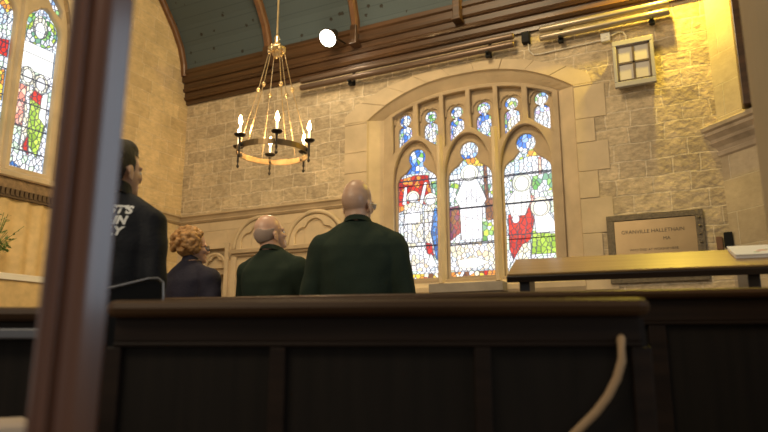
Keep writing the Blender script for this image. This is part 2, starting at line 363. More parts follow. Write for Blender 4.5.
# string course on both walls
sp = [(D+.02, 2.90), (D-.05, 2.88), (D-.075, 2.85), (D-.05, 2.83), (D-.03, 2.79), (D-.045, 2.77), (D-.02, 2.74), (D+.02, 2.73)]
bm = bmesh.new(); prism_x(bm, sp, XL, -4.345); tag(obj('trim_7', bm, M['tracery']), kind='structure')
bm = bmesh.new(); loft(bm, [[(XL+(D-a), y, z+.01) for a, z in sp] for y in (5.50, D)]); tag(obj('trim_8', bm, M['tracery']), kind='structure')

# ---------------------------------------------------------------- stained-glass painter
WHITE = (1.0, 1.0, 1.05); PALE = (.82, .92, 1.0); BLUE = (.06, .22, .75); SKY = (.35, .58, 1.0); GREEN = (.12, .42, .10); LIME = (.55, .75, .10)
YEL = (1.0, .72, .10); ORG = (.95, .35, .06); RED = (.62, .03, .02); PUR = (.22, .06, .14); BRN = (.25, .10, .05); PINK = (1.0, .50, .42); CREAM = (1.0, .93, .68); LEAD = (.03, .035, .06)
PAL = {
 'bg': [WHITE, WHITE, PALE, WHITE, (.75, .95, .75), PALE], 'sky': [WHITE, PALE, PALE, (.65, .82, 1.0), WHITE],
 'foil': [BLUE, SKY, (.25, .62, .12), BLUE, WHITE, SKY, PALE, WHITE], 'green': [GREEN, (.3, .6, .18), LIME, PALE, (.2, .45, .3), PALE, WHITE], 'yellow': [YEL, YEL, LIME, ORG],
 'red': [RED, (.72, .05, .03), (.5, .02, .02), ORG], 'redd': [RED, (.75, .04, .03), (.62, .03, .03)], 'purple': [PUR, (.35, .05, .07), BRN], 'blue': [(.04, .2, .6), (.08, .3, .78), (.03, .14, .45)],
 'white': [WHITE, WHITE, (1, 1, .96)], 'cream': [CREAM, WHITE, WHITE, (1, .97, .85)], 'rocks': [WHITE, WHITE, CREAM, PALE, (1, .9, .78), WHITE, (.95, .75, .5)], 'lime': [(.45, .68, .08), (.6, .8, .12), (.3, .5, .05)],
 'border': [YEL, BRN, CREAM, ORG, WHITE, RED], 'brown': [BRN, (.35, .14, .08)], 'pink': [PINK, (.9, .3, .22), (1, .65, .5)], 'mix': [WHITE, SKY, (.35, .65, .25), WHITE, BLUE, PALE, WHITE, (.6, .5, .85), PALE], 'halo': [(1, .95, .75), (.95, .98, .8)]}
def inpoly(px, py, poly):
    inside = np.zeros(px.shape, bool); n = len(poly)
    for i in range(n):
        x0, y0 = poly[i]; x1, y1 = poly[(i+1) % n]
        c = ((y0 > py) != (y1 > py)) & (px < (x1-x0)*(py-y0)/((y1-y0) or 1e-9)+x0); inside ^= c
    return inside
def glass(name, a0, a1, z0, z1, shapes, parent, frame='x', plane=0., base='bg', cell=.062, res=.0065, seed=1, strip=True, bars=()):
    rs = np.random.RandomState(seed); nu = int((a1-a0)/res)+1; nv = int((z1-z0)/res)+1; W = a1-a0; Hh = z1-z0
    U, V = np.meshgrid(np.linspace(0, 1, nu), np.linspace(0, 1, nv)); X = U*W; Z = V*Hh
    names = [base]; reg = np.zeros(U.shape, int); solid = {0: False}
    def add(mask, pal, sol):
        names.append(pal); reg[mask] = len(names)-1; solid[len(names)-1] = sol
    for s in shapes:
        if s[0] == 'p': add(inpoly(U, V, s[2]), s[1], len(s) > 3)
        elif s[0] == 'e': cx, cy, rx, ry = s[2]; add(((U-cx)/rx)**2+((V-cy)/ry)**2 < 1, s[1], len(s) > 3)
    lines = [s_ for s_ in shapes if s_[0] == 'l']
    if strip: add((V < .045) & (V > .008), 'border', False)
    gx = np.arange(0, W+cell, cell); gz = np.arange(0, Hh+cell, cell)
    SX, SZ = np.meshgrid(gx, gz); SX = SX+rs.uniform(-.45, .45, SX.shape)*cell; SZ = SZ+rs.uniform(-.45, .45, SZ.shape)*cell
    SX = SX.ravel(); SZ = SZ.ravel()
    best = np.full(U.shape, 9.); idx = np.zeros(U.shape, int)
    wob = 1+0*X
    for k in range(len(SX)):
        d = (X-SX[k])**2*1.5+(Z-SZ[k])**2
        m_ = d < best; best[m_] = d[m_]; idx[m_] = k
    sol = np.vectorize(lambda r: solid[r])(reg)
    idx[sol] = 0
    comb = reg*10000+idx
    lead = np.zeros(U.shape, bool)
    lead[:, 1:] |= comb[:, 1:] != comb[:, :-1]; lead[1:, :] |= comb[1:, :] != comb[:-1, :]
    lead[:, :-1] |= comb[:, 1:] != comb[:, :-1]
    col = np.zeros(U.shape+(3,))
    for c in np.unique(comb):
        r = c//10000; p = PAL[names[r]]; h = np.random.RandomState(int(c)*7+seed); cc = np.array(p[h.randint(len(p))])*h.uniform(.8, 1.15)
        col[comb == c] = cc
    tone = rs.uniform(.92, 1.08, U.shape)[..., None]
    col *= tone; col[lead] = col[lead]*.12+np.array(LEAD)
    for s_ in lines:
        pts_ = [(a*W, b*Hh) for a, b in s_[2]]
        for (xa, za), (xb, zb) in zip(pts_, pts_[1:]):
            t = np.clip(((X-xa)*(xb-xa)+(Z-za)*(zb-za))/((xb-xa)**2+(zb-za)**2+1e-9), 0, 1)
            col[np.hypot(X-xa-t*(xb-xa), Z-za-t*(zb-za)) < s_[1]] = (.10, .11, .14)
    edge = (np.minimum(X, W-X) < .012)
    col[edge] = np.array((.5, .72, 1.0))
    for b in bars: col[np.abs(Z-b*Hh) < .008] = LEAD
    vs = []
    A = a0+X; B = z0+Z
    if frame == 'x': co = np.stack([A, np.full(A.shape, plane), B], -1)
    else: co = np.stack([np.full(A.shape, plane), A, B], -1)
    me = bpy.data.meshes.new(name); me.vertices.add(nu*nv); me.vertices.foreach_set('co', co.reshape(-1))
    i = np.arange(nv-1)[:, None]*nu+np.arange(nu-1)[None, :]
    quads = np.stack([i, i+1, i+nu+1, i+nu], -1).reshape(-1)
    nf = (nu-1)*(nv-1); me.loops.add(nf*4); me.loops.foreach_set('vertex_index', quads)
    me.polygons.add(nf); me.polygons.foreach_set('loop_start', np.arange(nf)*4); me.polygons.foreach_set('loop_total', np.full(nf, 4))
    me.update(calc_edges=True)
    ca = me.color_attributes.new('Col', 'FLOAT_COLOR', 'POINT'); ca.data.foreach_set('color', np.concatenate([col, np.ones(U.shape+(1,))], -1).reshape(-1))
    o = obj(name, me, M['glass'], parent); o['label'] = 'stained glass light with leaded coloured panes'
    so = o.modifiers.new('thick', 'SOLIDIFY'); so.thickness = .006
    return o
# ---------------------------------------------------------------- window 1 (back wall)
w1 = empty('window_1', (wc, D, 1.5), kind='structure')
def child(name, me, mt, par, bevel=0, smooth=False):
    """child given in world coordinates under an empty"""
    o = obj(name, me, mt, par, smooth, bevel); o.matrix_parent_inverse = Matrix.Translation(-par.location) if not par.rotation_euler.z else par.matrix_basis.inverted(); return o
XS = [(-3.60, -3.01), (-2.85, -2.25), (-2.09, -1.48)]
UPX = [-3.48, -3.09, -2.71, -2.33, -1.95, -1.56]
def light_hole(x0, x1, zb=1.71, zs=3.02, k=1.0):
    c = (x0+x1)/2; h = (x1-x0)/2
    pts = [(x0, zb), (x1, zb), (x1, zs)]
    pts += [(c+h*math.cos(a)*1.0, zs+.20*math.sin(a)) for a in [R(t) for t in (15, 30, 45, 58)]]
    pts += arc(c, 3.385, .125, -50, 230, 18)
    pts += [(c+h*math.cos(a)*1.0, zs+.20*math.sin(a)) for a in [R(t) for t in (122, 135, 150, 165)]]
    pts += [(x0, zs)]
    return pts
def upper_hole(c, lowleft):
    zl, zr = (3.53, 3.66) if lowleft else (3.66, 3.53)
    return [(c-.10, zl), (c, (zl+zr)/2-.01), (c+.10, zr), (c+.10, 3.78), (c+.09, 3.83), (c+.055, 3.86), (c+.022, 3.868)]+arc(c, 3.955, .088, -70, 250, 16)+[(c-.022, 3.868), (c-.055, 3.86), (c-.09, 3.83), (c-.10, 3.78)]
inner = [(wc+1.22, 1.60)]+seg_pts(wc, 1.22, 3.99, 4.26)+[(wc-1.22, 1.60)]
holes = [light_hole(*x) for x in XS]+[upper_hole(c, i % 2 == 0) for i, c in enumerate(UPX)]
me = flat(inner, holes, .05, .012); me.transform(Matrix.Translation((0, G-.055, 0))); child('tracery', me, M['tracery'], w1)
# front order: bays and panels
def bay(x0, x1):
    c = (x0+x1)/2; h = (x1-x0)/2+.028
    # pointed arch
    top = []
    for i in range(11):
        t = i/10; top.append((c+h*(1-t**1.6), 3.05+.56*(1-(1-t)**1.9)))
    return [(c-h, 1.67), (c+h, 1.67)]+top+[(2*c-x, z) for x, z in top[::-1][1:]]
def upanel(c, ll):
    zl, zr = (3.45, 3.69) if ll else (3.69, 3.45); w_ = .158
    at = lambda x: 4.26-.27*(abs(x-wc)/1.22)**2.4-.05
    return [(c-w_, zl), (c+w_, zr), (c+w_, at(c+w_)), (c+w_/2, at(c+w_/2)), (c, at(c)), (c-w_/2, at(c-w_/2)), (c-w_, at(c-w_))]
me = flat(inner, [bay(*x) for x in XS]+[upanel(c, i % 2 == 0) for i, c in enumerate(UPX)], .09, .010)
me.transform(Matrix.Translation((0, G-.15, 0))); child('tracery_moulding', me, M['tracery'], w1)
for x in (-2.93, -2.17):
    bm = bmesh.new(); loft(bm, [[(x-.05, G-.14, z), (x-.02, G-.21, z), (x+.02, G-.21, z), (x+.05, G-.14, z)] for z in (1.62, 3.62)]); child('mullion', bm, M['ashlar'], w1)
# cusped blind arches over each upper panel
bm = bmesh.new()
for c in UPX:
    for s in (-1, 1): tube(bm, [(c+s*.15, G-.07, 3.90), (c+s*.145, G-.07, 3.99), (c+s*.10, G-.07, 4.05), (c+s*.04, G-.07, 4.075), (c, G-.07, 4.06)], .014, 6)
child('cusp', bm, M['tracery'], w1)
# chamfered reveal lining the opening
oo = [(wc+1.43, 1.5)]+seg_pts(wc, 1.43, 3.97, 4.41)+[(wc-1.43, 1.5)]
ii = [(wc+1.22, 1.60)]+seg_pts(wc, 1.22, 3.99, 4.26)+[(wc-1.22, 1.60)]
mid = [((a[0]*.12+b[0]*.88), (a[1]*.12+b[1]*.88)) for a, b in zip(oo, ii)]; mid2 = [((a[0]*.92+b[0]*.08), (a[1]*.92+b[1]*.08)) for a, b in zip(oo, ii)]
bm = bmesh.new(); outr = [(wc+(a-wc)*1.04, (b-1.5)*1.02+1.5) for a, b in oo]
loft(bm, [[(x, D-.013, z) for x, z in oo], [(x, D+.02, z) for x, z in mid2], [(x, D+.13, z) for x, z in mid], [(x, D+.14, z) for x, z in ii], [(x, G+.02, z) for x, z in ii], [(x, G+.02, z) for x, z in outr], [(x, D+.01, z) for x, z in outr]], closed=False, cap=False)
child('reveal', bm, M['ashlar'], w1)
bm = bmesh.new(); loft(bm, [[(x, D-.03, 1.50), (x, D-.03, 1.56), (x, G-.06, 1.68), (x, G+.02, 1.68), (x, G+.02, 1.45), (x, D+.0, 1.45)] for x in (wc-1.43, wc+1.43)]); child('window_sill', bm, M['ashlar'], w1)
# dressed-stone surround in blocks
def surround_blocks(inner_, outer_, n_):
    bm = bmesh.new(); g = .004
    def samp(poly, t):
        L_ = [0]
        for a, b in zip(poly, poly[1:]): L_.append(L_[-1]+math.dist(a, b))
        s = t*L_[-1]
        for i in range(len(poly)-1):
            if s <= L_[i+1] or i == len(poly)-2:
                f = (s-L_[i])/max(L_[i+1]-L_[i], 1e-6); return (poly[i][0]+(poly[i+1][0]-poly[i][0])*f, poly[i][1]+(poly[i+1][1]-poly[i][1])*f)
    for k in range(n_):
        t0, t1 = k/n_, (k+1)/n_; e = .0012; ts = [t0+e+(t1-t0-2*e)*j/4 for j in range(5)]
        ring = [samp(inner_, t) for t in ts]+[samp(outer_, t) for t in ts[::-1]]
        d = -.012-.004*(k % 2)
        loft(bm, [[(x, D+d, z) for x, z in ring], [(x, D+.02, z) for x, z in ring]])
    return bm
ai = seg_pts(wc, 1.43, 3.97, 4.41)
ao = [(-.90, 3.97), (-.93, 4.10), (-1.2, 4.24), (-1.7, 4.44), (-2.1, 4.52), (-2.6, 4.55), (-3.2, 4.52), (-3.7, 4.42), (-4.1, 4.24), (-4.34, 4.08), (-4.34, 3.97)]
child('surround', surround_blocks(ai, ao, 9), M['ashlar'], w1)
bm = bmesh.new(); z = 1.45; k = 0
while z < 3.95:
    h = [.36, .30, .42, .33][k % 4]; z1 = min(z+h, 3.97)
    wr = .22 if k % 2 else .36
    box(bm, wc+1.43, wc+1.43+wr, D-.012-.003*(k % 2), D+.02, z+.003, z1-.003)
    box(bm, -4.34, wc-1.43, D-.012-.003*(k % 2), D+.02, z+.003, z1-.003); z = z1; k += 1
child('jamb_stone', bm, M['ashlar'], w1, bevel=.004)
def S(pal, x, y, rx, ry, x0, wd, sol=True):   # helpers in crop pixels of the light
    pass
def pn(pts, x0, wd, yb, ht): return [((x-x0)/wd, (yb-y)/ht) for x, y in pts]
def el(cx, cy, rx, ry, x0, wd, yb, ht): return ((cx-x0)/wd, (yb-cy)/ht, rx/wd, ry/ht)
# left light
a = (35, 145, 390, 468)
Ls = [('p', 'foil', [(0, .80), (1, .80), (1, 1), (0, 1)]), ('p', 'red', pn([(40, 30), (100, 20), (140, 25), (150, 90), (130, 130), (100, 110), (60, 140), (40, 150)], *a)),
      ('p', 'green', pn([(148, 50), (180, 50), (180, 150), (160, 130)], *a)), ('p', 'white', pn([(52, 120), (60, 60), (68, 60), (66, 125)], *a), 1), ('p', 'white', pn([(108, 125), (126, 50), (136, 50), (120, 130)], *a), 1),
      ('p', 'cream', pn([(58, 125), (85, 115), (118, 125), (122, 260), (55, 260)], *a)), ('p', 'white', pn([(60, 160), (85, 145), (112, 150), (112, 190), (60, 190)], *a), 1),
      ('p', 'cream', pn([(125, 135), (160, 130), (168, 330), (125, 260)], *a)), ('p', 'blue', pn([(158, 145), (180, 150), (180, 335), (162, 320), (145, 230)], *a)),
      ('p', 'rocks', pn([(35, 262), (135, 262), (170, 360), (35, 360)], *a)), ('p', 'redd', pn([(128, 262), (148, 268), (155, 310), (132, 300)], *a)), ('p', 'white', pn([(130, 340), (145, 300), (168, 350)], *a), 1),
      *[('l', .0035, pn(q, *a)) for q in ([(70, 190), (66, 258)], [(85, 190), (84, 258)], [(100, 188), (102, 258)], [(75, 150), (88, 170), (104, 150)], [(140, 160), (138, 250)], [(150, 165), (152, 260)], [(158, 170), (166, 320)], [(50, 300), (90, 290), (130, 320)], [(40, 330), (80, 340), (120, 330)])],
      ('e', 'halo', el(88, 97, 21, 21, *a), 1), ('e', 'white', el(88, 100, 16, 17, *a), 1), ('e', 'halo', el(146, 112, 21, 21, *a), 1), ('e', 'white', el(146, 115, 16, 17, *a), 1)]
glass('glass_light', XS[0][0]-.03, XS[0][1]+.03, 1.69, 3.54, Ls, w1, plane=G-wc*0, seed=3, bars=(.25, .42, .60, .75)).matrix_parent_inverse = Matrix.Translation(-w1.location)
a = (143, 85, 405, 260)
Ms = [('p', 'sky', [(0, .76), (1, .76), (1, 1), (0, 1)]), ('p', 'yellow', pn([(170, 178), (190, 175), (220, 182), (222, 200), (185, 195)], *a)), ('p', 'foil', pn([(160, 170), (200, 170), (205, 178), (158, 182)], *a)), ('e', 'sky', el(181, 160, 16, 14, *a)),
      ('p', 'green', pn([(146, 225), (165, 225), (168, 262), (146, 268)], *a)), ('p', 'green', pn([(205, 235), (228, 235), (228, 260), (210, 260)], *a)), ('p', 'purple', pn([(143, 272), (162, 268), (168, 318), (146, 335)], *a)),
      ('p', 'brown', pn([(208, 195), (214, 195), (216, 260), (226, 262), (224, 305), (210, 300)], *a)), ('p', 'green', pn([(200, 305), (228, 300), (228, 340), (204, 345)], *a)), ('p', 'rocks', pn([(143, 340), (228, 340), (228, 392), (143, 392)], *a)),
      ('p', 'white', pn([(172, 220), (196, 220), (208, 250), (212, 262), (204, 275), (203, 335), (166, 335), (164, 270), (156, 255)], *a), 1), *[('l', .0035, pn(q, *a)) for q in ([(178, 240), (172, 335)], [(186, 238), (186, 335)], [(194, 240), (197, 335)], [(166, 262), (180, 255), (186, 240)], [(204, 255), (192, 262), (186, 250)], [(168, 290), (204, 300)])],
      ('e', 'halo', el(183, 208, 16, 16, *a), 1), ('e', 'white', el(183, 210, 11, 13, *a), 1),
      ('p', 'cream', pn([(158, 372), (190, 368), (215, 378), (190, 388), (160, 386)], *a), 1)]
glass('glass_light', XS[1][0]-.03, XS[1][1]+.03, 1.69, 3.54, Ms, w1, plane=G, seed=5, bars=(.24, .50, .72)).matrix_parent_inverse = Matrix.Translation(-w1.location)
a = (248, 97, 402, 272)
Rs = [('p', 'sky', [(0, .60), (1, .60), (1, 1), (0, 1)]), ('p', 'foil', pn([(272, 132), (308, 132), (300, 165), (275, 168)], *a)), ('p', 'yellow', pn([(294, 178), (300, 165), (325, 162), (338, 172), (332, 180)], *a)), ('p', 'green', pn([(262, 170), (292, 172), (290, 182), (258, 186)], *a)),
      ('p', 'pink', pn([(316, 182), (322, 182), (322, 232), (316, 232)], *a)), ('p', 'green', pn([(305, 218), (343, 212), (343, 248), (300, 250)], *a)), ('p', 'green', pn([(250, 215), (265, 215), (265, 245), (250, 250)], *a)),
      ('p', 'pink', pn([(296, 250), (306, 255), (306, 290), (296, 290)], *a)), ('p', 'redd', pn([(256, 288), (292, 262), (304, 300), (296, 335), (262, 372), (256, 350)], *a)), ('p', 'white', pn([(270, 240), (298, 240), (300, 262), (288, 290), (262, 292), (254, 262)], *a), 1),
      ('p', 'lime', pn([(300, 322), (340, 322), (346, 365), (296, 365)], *a)), ('p', 'cream', pn([(255, 385), (280, 345), (296, 340), (296, 388)], *a)), ('p', 'white', pn([(304, 290), (330, 288), (344, 312), (344, 330), (306, 325)], *a), 1),
      *[('l', .0035, pn(q, *a)) for q in ([(270, 245), (266, 285)], [(284, 245), (280, 290)], [(294, 250), (290, 280)], [(312, 298), (314, 326)], [(326, 294), (330, 328)], [(275, 300), (266, 360)], [(290, 300), (284, 340)], [(310, 330), (304, 364)], [(328, 330), (332, 364)])],
      ('e', 'halo', el(284, 227, 18, 18, *a), 1), ('e', 'white', el(284, 229, 13, 14, *a), 1), ('e', 'halo', el(316, 277, 18, 18, *a), 1), ('e', 'white', el(316, 279, 13, 14, *a), 1), ('e', 'white', el(270, 296, 7, 8, *a), 1)]
glass('glass_light', XS[2][0]-.03, XS[2][1]+.03, 1.69, 3.54, Rs, w1, plane=G, seed=9, bars=(.28, .50, .70)).matrix_parent_inverse = Matrix.Translation(-w1.location)
for i, c in enumerate(UPX):
    sh = [('e', ['white', 'green', 'cream', 'cream', 'green', 'white'][i], (.5, .80, .25, .10)), ('e', ['foil', 'cream', 'white', 'sky', 'cream', 'sky'][i], (.5, .3, .3, .18))]
    glass('upper_glass', c-.12, c+.12, 3.52, 4.06, sh, w1, plane=G, base='mix', cell=.05, seed=20+i, strip=False).matrix_parent_inverse = Matrix.Translation(-w1.location)
for x0, x1 in XS:
    bm = bmesh.new()
    for z in (2.15, 2.62, 3.0): tube(bm, [(x0-.01, G-.015, z), (x1+.01, G-.015, z)], .006, 6)
    child('saddle_bar', bm, M['came'], w1)

# ---------------------------------------------------------------- window 2 (left wall)
w2 = empty('window_2', (XL, winC, 3.0), kind='structure'); GL = XL-.16
YS = [(2.76, 3.27), (3.845, 4.355), (4.93, 5.44)]
YS = [(4.755-.637*j, 5.247-.637*j) for j in (3, 2, 1, 0)]
def lh2(a0_, a1_):
    c = (a0_+a1_)/2; h = (a1_-a0_)/2
    return [(a0_, 3.01), (a1_, 3.01), (a1_, 4.96), (c+h*.93, 5.04), (c+h*.7, 5.12), (c+h*.45, 5.17), (c+h*.3, 5.22), (c, 5.25), (c-h*.3, 5.22), (c-h*.45, 5.17), (c-h*.7, 5.12), (c-h*.93, 5.04), (a0_, 4.96)]
out2 = [(winC+1.41, 2.92)]+arch_pts(winC, 1.41, 4.80, 6.50, 1.9)+[(winC-1.41, 2.92)]
up2 = [[(c, 5.33), (c+.13, 5.45), (c+.15, 5.62), (c, 5.77), (c-.15, 5.62), (c-.13, 5.45)] for c in (4.68, 3.955, 3.23)]+[[(5.09, 5.28), (5.23, 5.19), (5.23, 5.33), (5.08, 5.50), (4.97, 5.45)]]
me = flat(out2, [lh2(*y) for y in YS]+up2, .10, .02, frame='y'); me.transform(Matrix.Translation((GL+.10, 0, 0)))
child('tracery', me, M['ashlar'], w2)
bm = bmesh.new()
for i in range(3):
    yc = (YS[i][1]+YS[i+1][0])/2
    mm = bmesh.new(); loft(mm, [[(GL+.08, yc-.05, z), (GL+.15, yc-.02, z), (GL+.15, yc+.02, z), (GL+.08, yc+.05, z)] for z in (2.94, 5.3)]); child('mullion', mm, M['ashlar'], w2)
bm.free()
bm = bmesh.new(); i2 = out2; o2 = [(winC+(a-winC)*1.10, 2.92+(b-2.92)*1.05) for a, b in out2]
for k in range(len(i2)-1):
    r_ = [i2[k], i2[k+1], o2[k+1], o2[k]]
    loft(bm, [[(XL+.015, y, z) for y, z in r_], [(XL-.02, y, z) for y, z in r_]])
child('surround', bm, M['ashlar'], w2)
bm = bmesh.new(); loft(bm, [[(XL+.06, y, 2.90), (XL+.06, y, 2.85), (XL-.02, y, 2.83), (XL-.2, y, 2.87), (XL-.2, y, 3.0), (XL-.02, y, 2.94)] for y in (winC-1.55, winC+1.55)]); child('window_sill', bm, M['ashlar'], w2)
WA = [('p', 'sky', [(0, .93), (1, .93), (1, 1), (0, 1)]), ('e', 'green', (.5, .86, .46, .10)), ('e', 'halo', (.5, .88, .2, .07)), ('e', 'white', (.5, .86, .13, .05), 1), ('p', 'white', [(.05, .60), (.95, .60), (.95, .76), (.05, .76)], 1),
      ('p', 'pink', [(.04, .25), (.32, .25), (.38, .50), (.1, .50)]), ('p', 'cream', [(.33, .12), (.5, .12), (.5, .50), (.33, .5)]), ('p', 'lime', [(.48, .18), (.78, .10), (.92, .30), (.85, .45), (.45, .46)]), ('p', 'redd', [(.42, .44), (.85, .40), (.9, .46), (.55, .50)]),
      ('p', 'redd', [(.38, .14), (.58, .10), (.5, .22)]), ('p', 'white', [(.72, .34), (.92, .30), (.9, .5), (.75, .48)], 1), ('e', 'halo', (.32, .56, .2, .055)), ('e', 'white', (.32, .56, .13, .04), 1), ('e', 'halo', (.68, .54, .2, .055)), ('e', 'cream', (.68, .54, .13, .04), 1), ('p', 'blue', [(.1, .02), (.4, .02), (.2, .05)])]
WB = [('e', 'yellow', (.5, .93, .45, .08)), ('e', 'sky', (.6, .84, .25, .06)), ('p', 'redd', [(.6, .62), (.95, .62), (.95, .72), (.6, .70)]), ('p', 'yellow', [(.3, .38), (.95, .36), (.95, .54), (.3, .52)]), ('p', 'lime', [(.3, .18), (.8, .18), (.9, .36), (.3, .36)]), ('e', 'white', (.5, .6, .15, .05), 1)]
for i, y in enumerate(YS):
    glass('glass_light', y[0]-.02, y[1]+.02, 2.99, 5.27, WA if i % 2 else WB, w2, frame='y', plane=GL, seed=40+i, bars=(.12, .26, .4, .55, .7, .85), strip=False, res=.009).matrix_parent_inverse = Matrix.Translation(-w2.location)
for c, (a, b, z0, z1) in enumerate([(4.51, 4.85, 5.31, 5.80), (3.785, 4.125, 5.31, 5.80), (3.06, 3.40, 5.31, 5.80), (4.95, 5.26, 5.17, 5.53)]):
    glass('upper_glass', a, b, z0, z1, [], w2, frame='y', plane=GL, base='mix', cell=.05, seed=60+c, strip=False, res=.01).matrix_parent_inverse = Matrix.Translation(-w2.location)

# ---------------------------------------------------------------- blind arcade below the string course
arc_root = empty('trim_9', (-5.5, D, 0), kind='structure')
lower = bmesh.new()
# smooth ashlar facing below the string, in courses with fine joints
z = 0.0; k = 0
while z < 2.73:
    z1 = min(z+.37, 2.73); x = XL+.0; n = 0
    while x < -4.53:
        x1 = min(x+[.82, .64, .95][(k+n) % 3], -4.34)
        for (s, e) in (((x, x1),) if (z > 2.30 or z1 < .95) else [(max(x, a), min(x1, b)) for a, b in ((XL, -6.87), (-6.39, -4.34)) if min(x1, b)-max(x, a) > .02]):
            box(lower, s+.002, e-.002, D-.012, D+.02, max(z, 0)+.002, z1-.002)
        x = x1; n += 1
    z = z1; k += 1
box(lower, -6.868, -6.392, D-.012, D+.02, 2.305, 2.588)
child('ashlar_facing', lower, M['ashlar'], arc_root)
def ring_mould(cx, cz, r, a0, a1, rad, y):
    bm = bmesh.new(); tube(bm, [(x, y, z) for x, z in arc(cx, cz, r, a0, a1, 20)], rad, 8); return bm
def trefoil_plate(cx, cz, r, th):
    outer = [(cx-r, cz)]+[(cx+r, cz)]+arc(cx, cz, r, 0, 180, 24)[1:-1]
    q = r*.5
    hole = [(cx-r*.80, cz+.02), (cx+r*.80, cz+.02)]+arc(cx+q*.85, cz+q*.45, q*.72, -20, 95, 8)+arc(cx, cz+q*1.0, q*.74, 20, 160, 8)+arc(cx-q*.85, cz+q*.45, q*.72, 85, 200, 8)
    return flat(outer, [hole], th, .008)
for cx in (-5.77, -4.80):
    child('arch_moulding', ring_mould(cx, 2.25, .475, 0, 180, .034, D-.03), M['ashlar'], arc_root, smooth=True)
    me = trefoil_plate(cx, 2.25, .43, .045); me.transform(Matrix.Translation((0, D-.05, 0))); child('cusped_arch', me, M['ashlar'], arc_root)
bm = bmesh.new(); box(bm, -6.27, -4.345, D-.10, D, 2.19, 2.25); box(bm, -6.25, -4.33, D-.06, D, 2.15, 2.19); child('shelf', bm, M['tracery'], arc_root, bevel=.006)
for x in (-6.27, -5.33, -4.36):
    bm = bmesh.new(); box(bm, x, x+.09, D-.06, D, 0, 2.16); child('shaft', bm, M['ashlar'], arc_root, bevel=.01)
# small niche on the left
bm = bmesh.new()
for (x0, x1, z0, z1) in ((-6.93, -6.86, .9, 2.30), (-6.40, -6.33, .9, 2.30), (-6.93, -6.33, 2.30, 2.38)): box(bm, x0, x1, D-.05, D+.02, z0, z1)
child('niche_frame', bm, M['ashlar'], arc_root)
bm = bmesh.new(); box(bm, -6.86, -6.40, D+.06, D+.10, 1.94, 2.31); child('niche_panel', bm, M['ashlar'], arc_root)
me = trefoil_plate(-6.63, 2.0, .215, .05); me.transform(Matrix.Translation((0, D+.0, 0))); child('cusped_arch', me, M['ashlar'], arc_root)
child('arch_moulding', ring_mould(-6.63, 2.0, .225, 0, 180, .022, D-.0), M['ashlar'], arc_root, smooth=True)
bm = bmesh.new(); box(bm, -6.86, -6.40, D-.02, D+.22, 1.90, 1.945); child('shelf', bm, M['tracery'], arc_root)

# ---------------------------------------------------------------- pier with moulded corbel at the right
def foot(o_):
    s2 = math.sqrt(2)
    return [(.38-o_*s2, D+.01), (.80-o_*(s2-1), 7.20-o_), (1.7, 7.20-o_), (1.7, D+.01)]
pr = empty('trim_10', (.9, D, 0), kind='structure')
bm = bmesh.new(); loft(bm, [[(x, y, z) for x, y in foot(0)] for z in (0, 2.88)]); child('pier_shaft', bm, M['pierstone'], pr, bevel=.015)
bm = bmesh.new(); loft(bm, [[(x, y, z) for x, y in foot(0)] for z in (3.2, 5.6)]); child('upper_pier_shaft', bm, M['pierstone'], pr, bevel=.015)
bm = bmesh.new()
lv = [(2.84, 0), (2.86, .02), (2.90, .03), (2.91, .012), (2.95, .03), (3.00, .075), (3.01, .055), (3.04, .065), (3.09, .11), (3.10, .09), (3.13, .095), (3.15, .12), (3.19, .125), (3.21, .11), (3.24, .0)]
loft(bm, [[(x, y, z) for x, y in foot(o_)] for z, o_ in lv]); child('corbel', bm, M['corbel'], pr)
bm = bmesh.new(); wp = at_d(745, 108, 7.22); box(bm, wp.x-.02, wp.x+.16, wp.y-.08, wp.y+.10, 3.24, 5.6); child('wall_post', bm, M['roof_wood'], pr, bevel=.01)
# near stone column at right edge
nc = empty('trim_11', (0, 0, 0), kind='structure')
b_ = floor_at(781, 2.2); hd = Vector((math.cos(heading(781)), math.sin(heading(781)), 0)); cc = b_+hd*.27
bm = bmesh.new(); lathe(bm, [(.36, 0), (.36, .25), (.30, .32), (.27, .38), (.262, 5.2), (.30, 5.3)], 40, (cc.x, cc.y, 0)); child('near_column', bm, M['nearstone'], nc, smooth=False)

# ================================================================ THINGS ON THE BACK WALL
# bronze memorial plaque
pq = empty('memorial_plaque', (-.345, D-.015, 1.94), 0, 'rectangular bronze memorial plaque with engraved lines on the stone wall', 'plaque')
bm = bmesh.new(); box(bm, -.42, .42, -.014, .0, -.36, .275); obj('plate', bm, M['brass_plate'], pq)
bm = bmesh.new()
for (x0, x1, z0, z1) in ((-.50, .50, .28, .345), (-.50, .50, -.43, -.36), (-.50, -.42, -.36, .28), (.42, .50, -.36, .28)): box(bm, x0, x1, -.03, .013, z0, z1)
for k in range(7): lathe(bm, [(.004, 0), (.018, .006), (.018, .012), (.004, .018)], 8, (.46, -.034, -.30+k*.09))
obj('frame', bm, M['plaque_frame'], pq, bevel=.006)
def text_mesh(s, size, shear=0, ext=.001, space=1.0, align='CENTER', off=0):
    cu = bpy.data.curves.new('t', 'FONT'); cu.body = s; cu.size = size; cu.extrude = ext; cu.shear = shear; cu.align_x = align; cu.space_character = space; cu.offset = off
    o = bpy.data.objects.new('t', cu); C.objects.link(o); dg = bpy.context.evaluated_depsgraph_get()
    me = bpy.data.meshes.new_from_object(o.evaluated_get(dg)); bpy.data.objects.remove(o); bpy.data.curves.remove(cu); me.materials.clear()
    me.transform(Matrix.Rotation(PI/2, 4, 'X')); return me
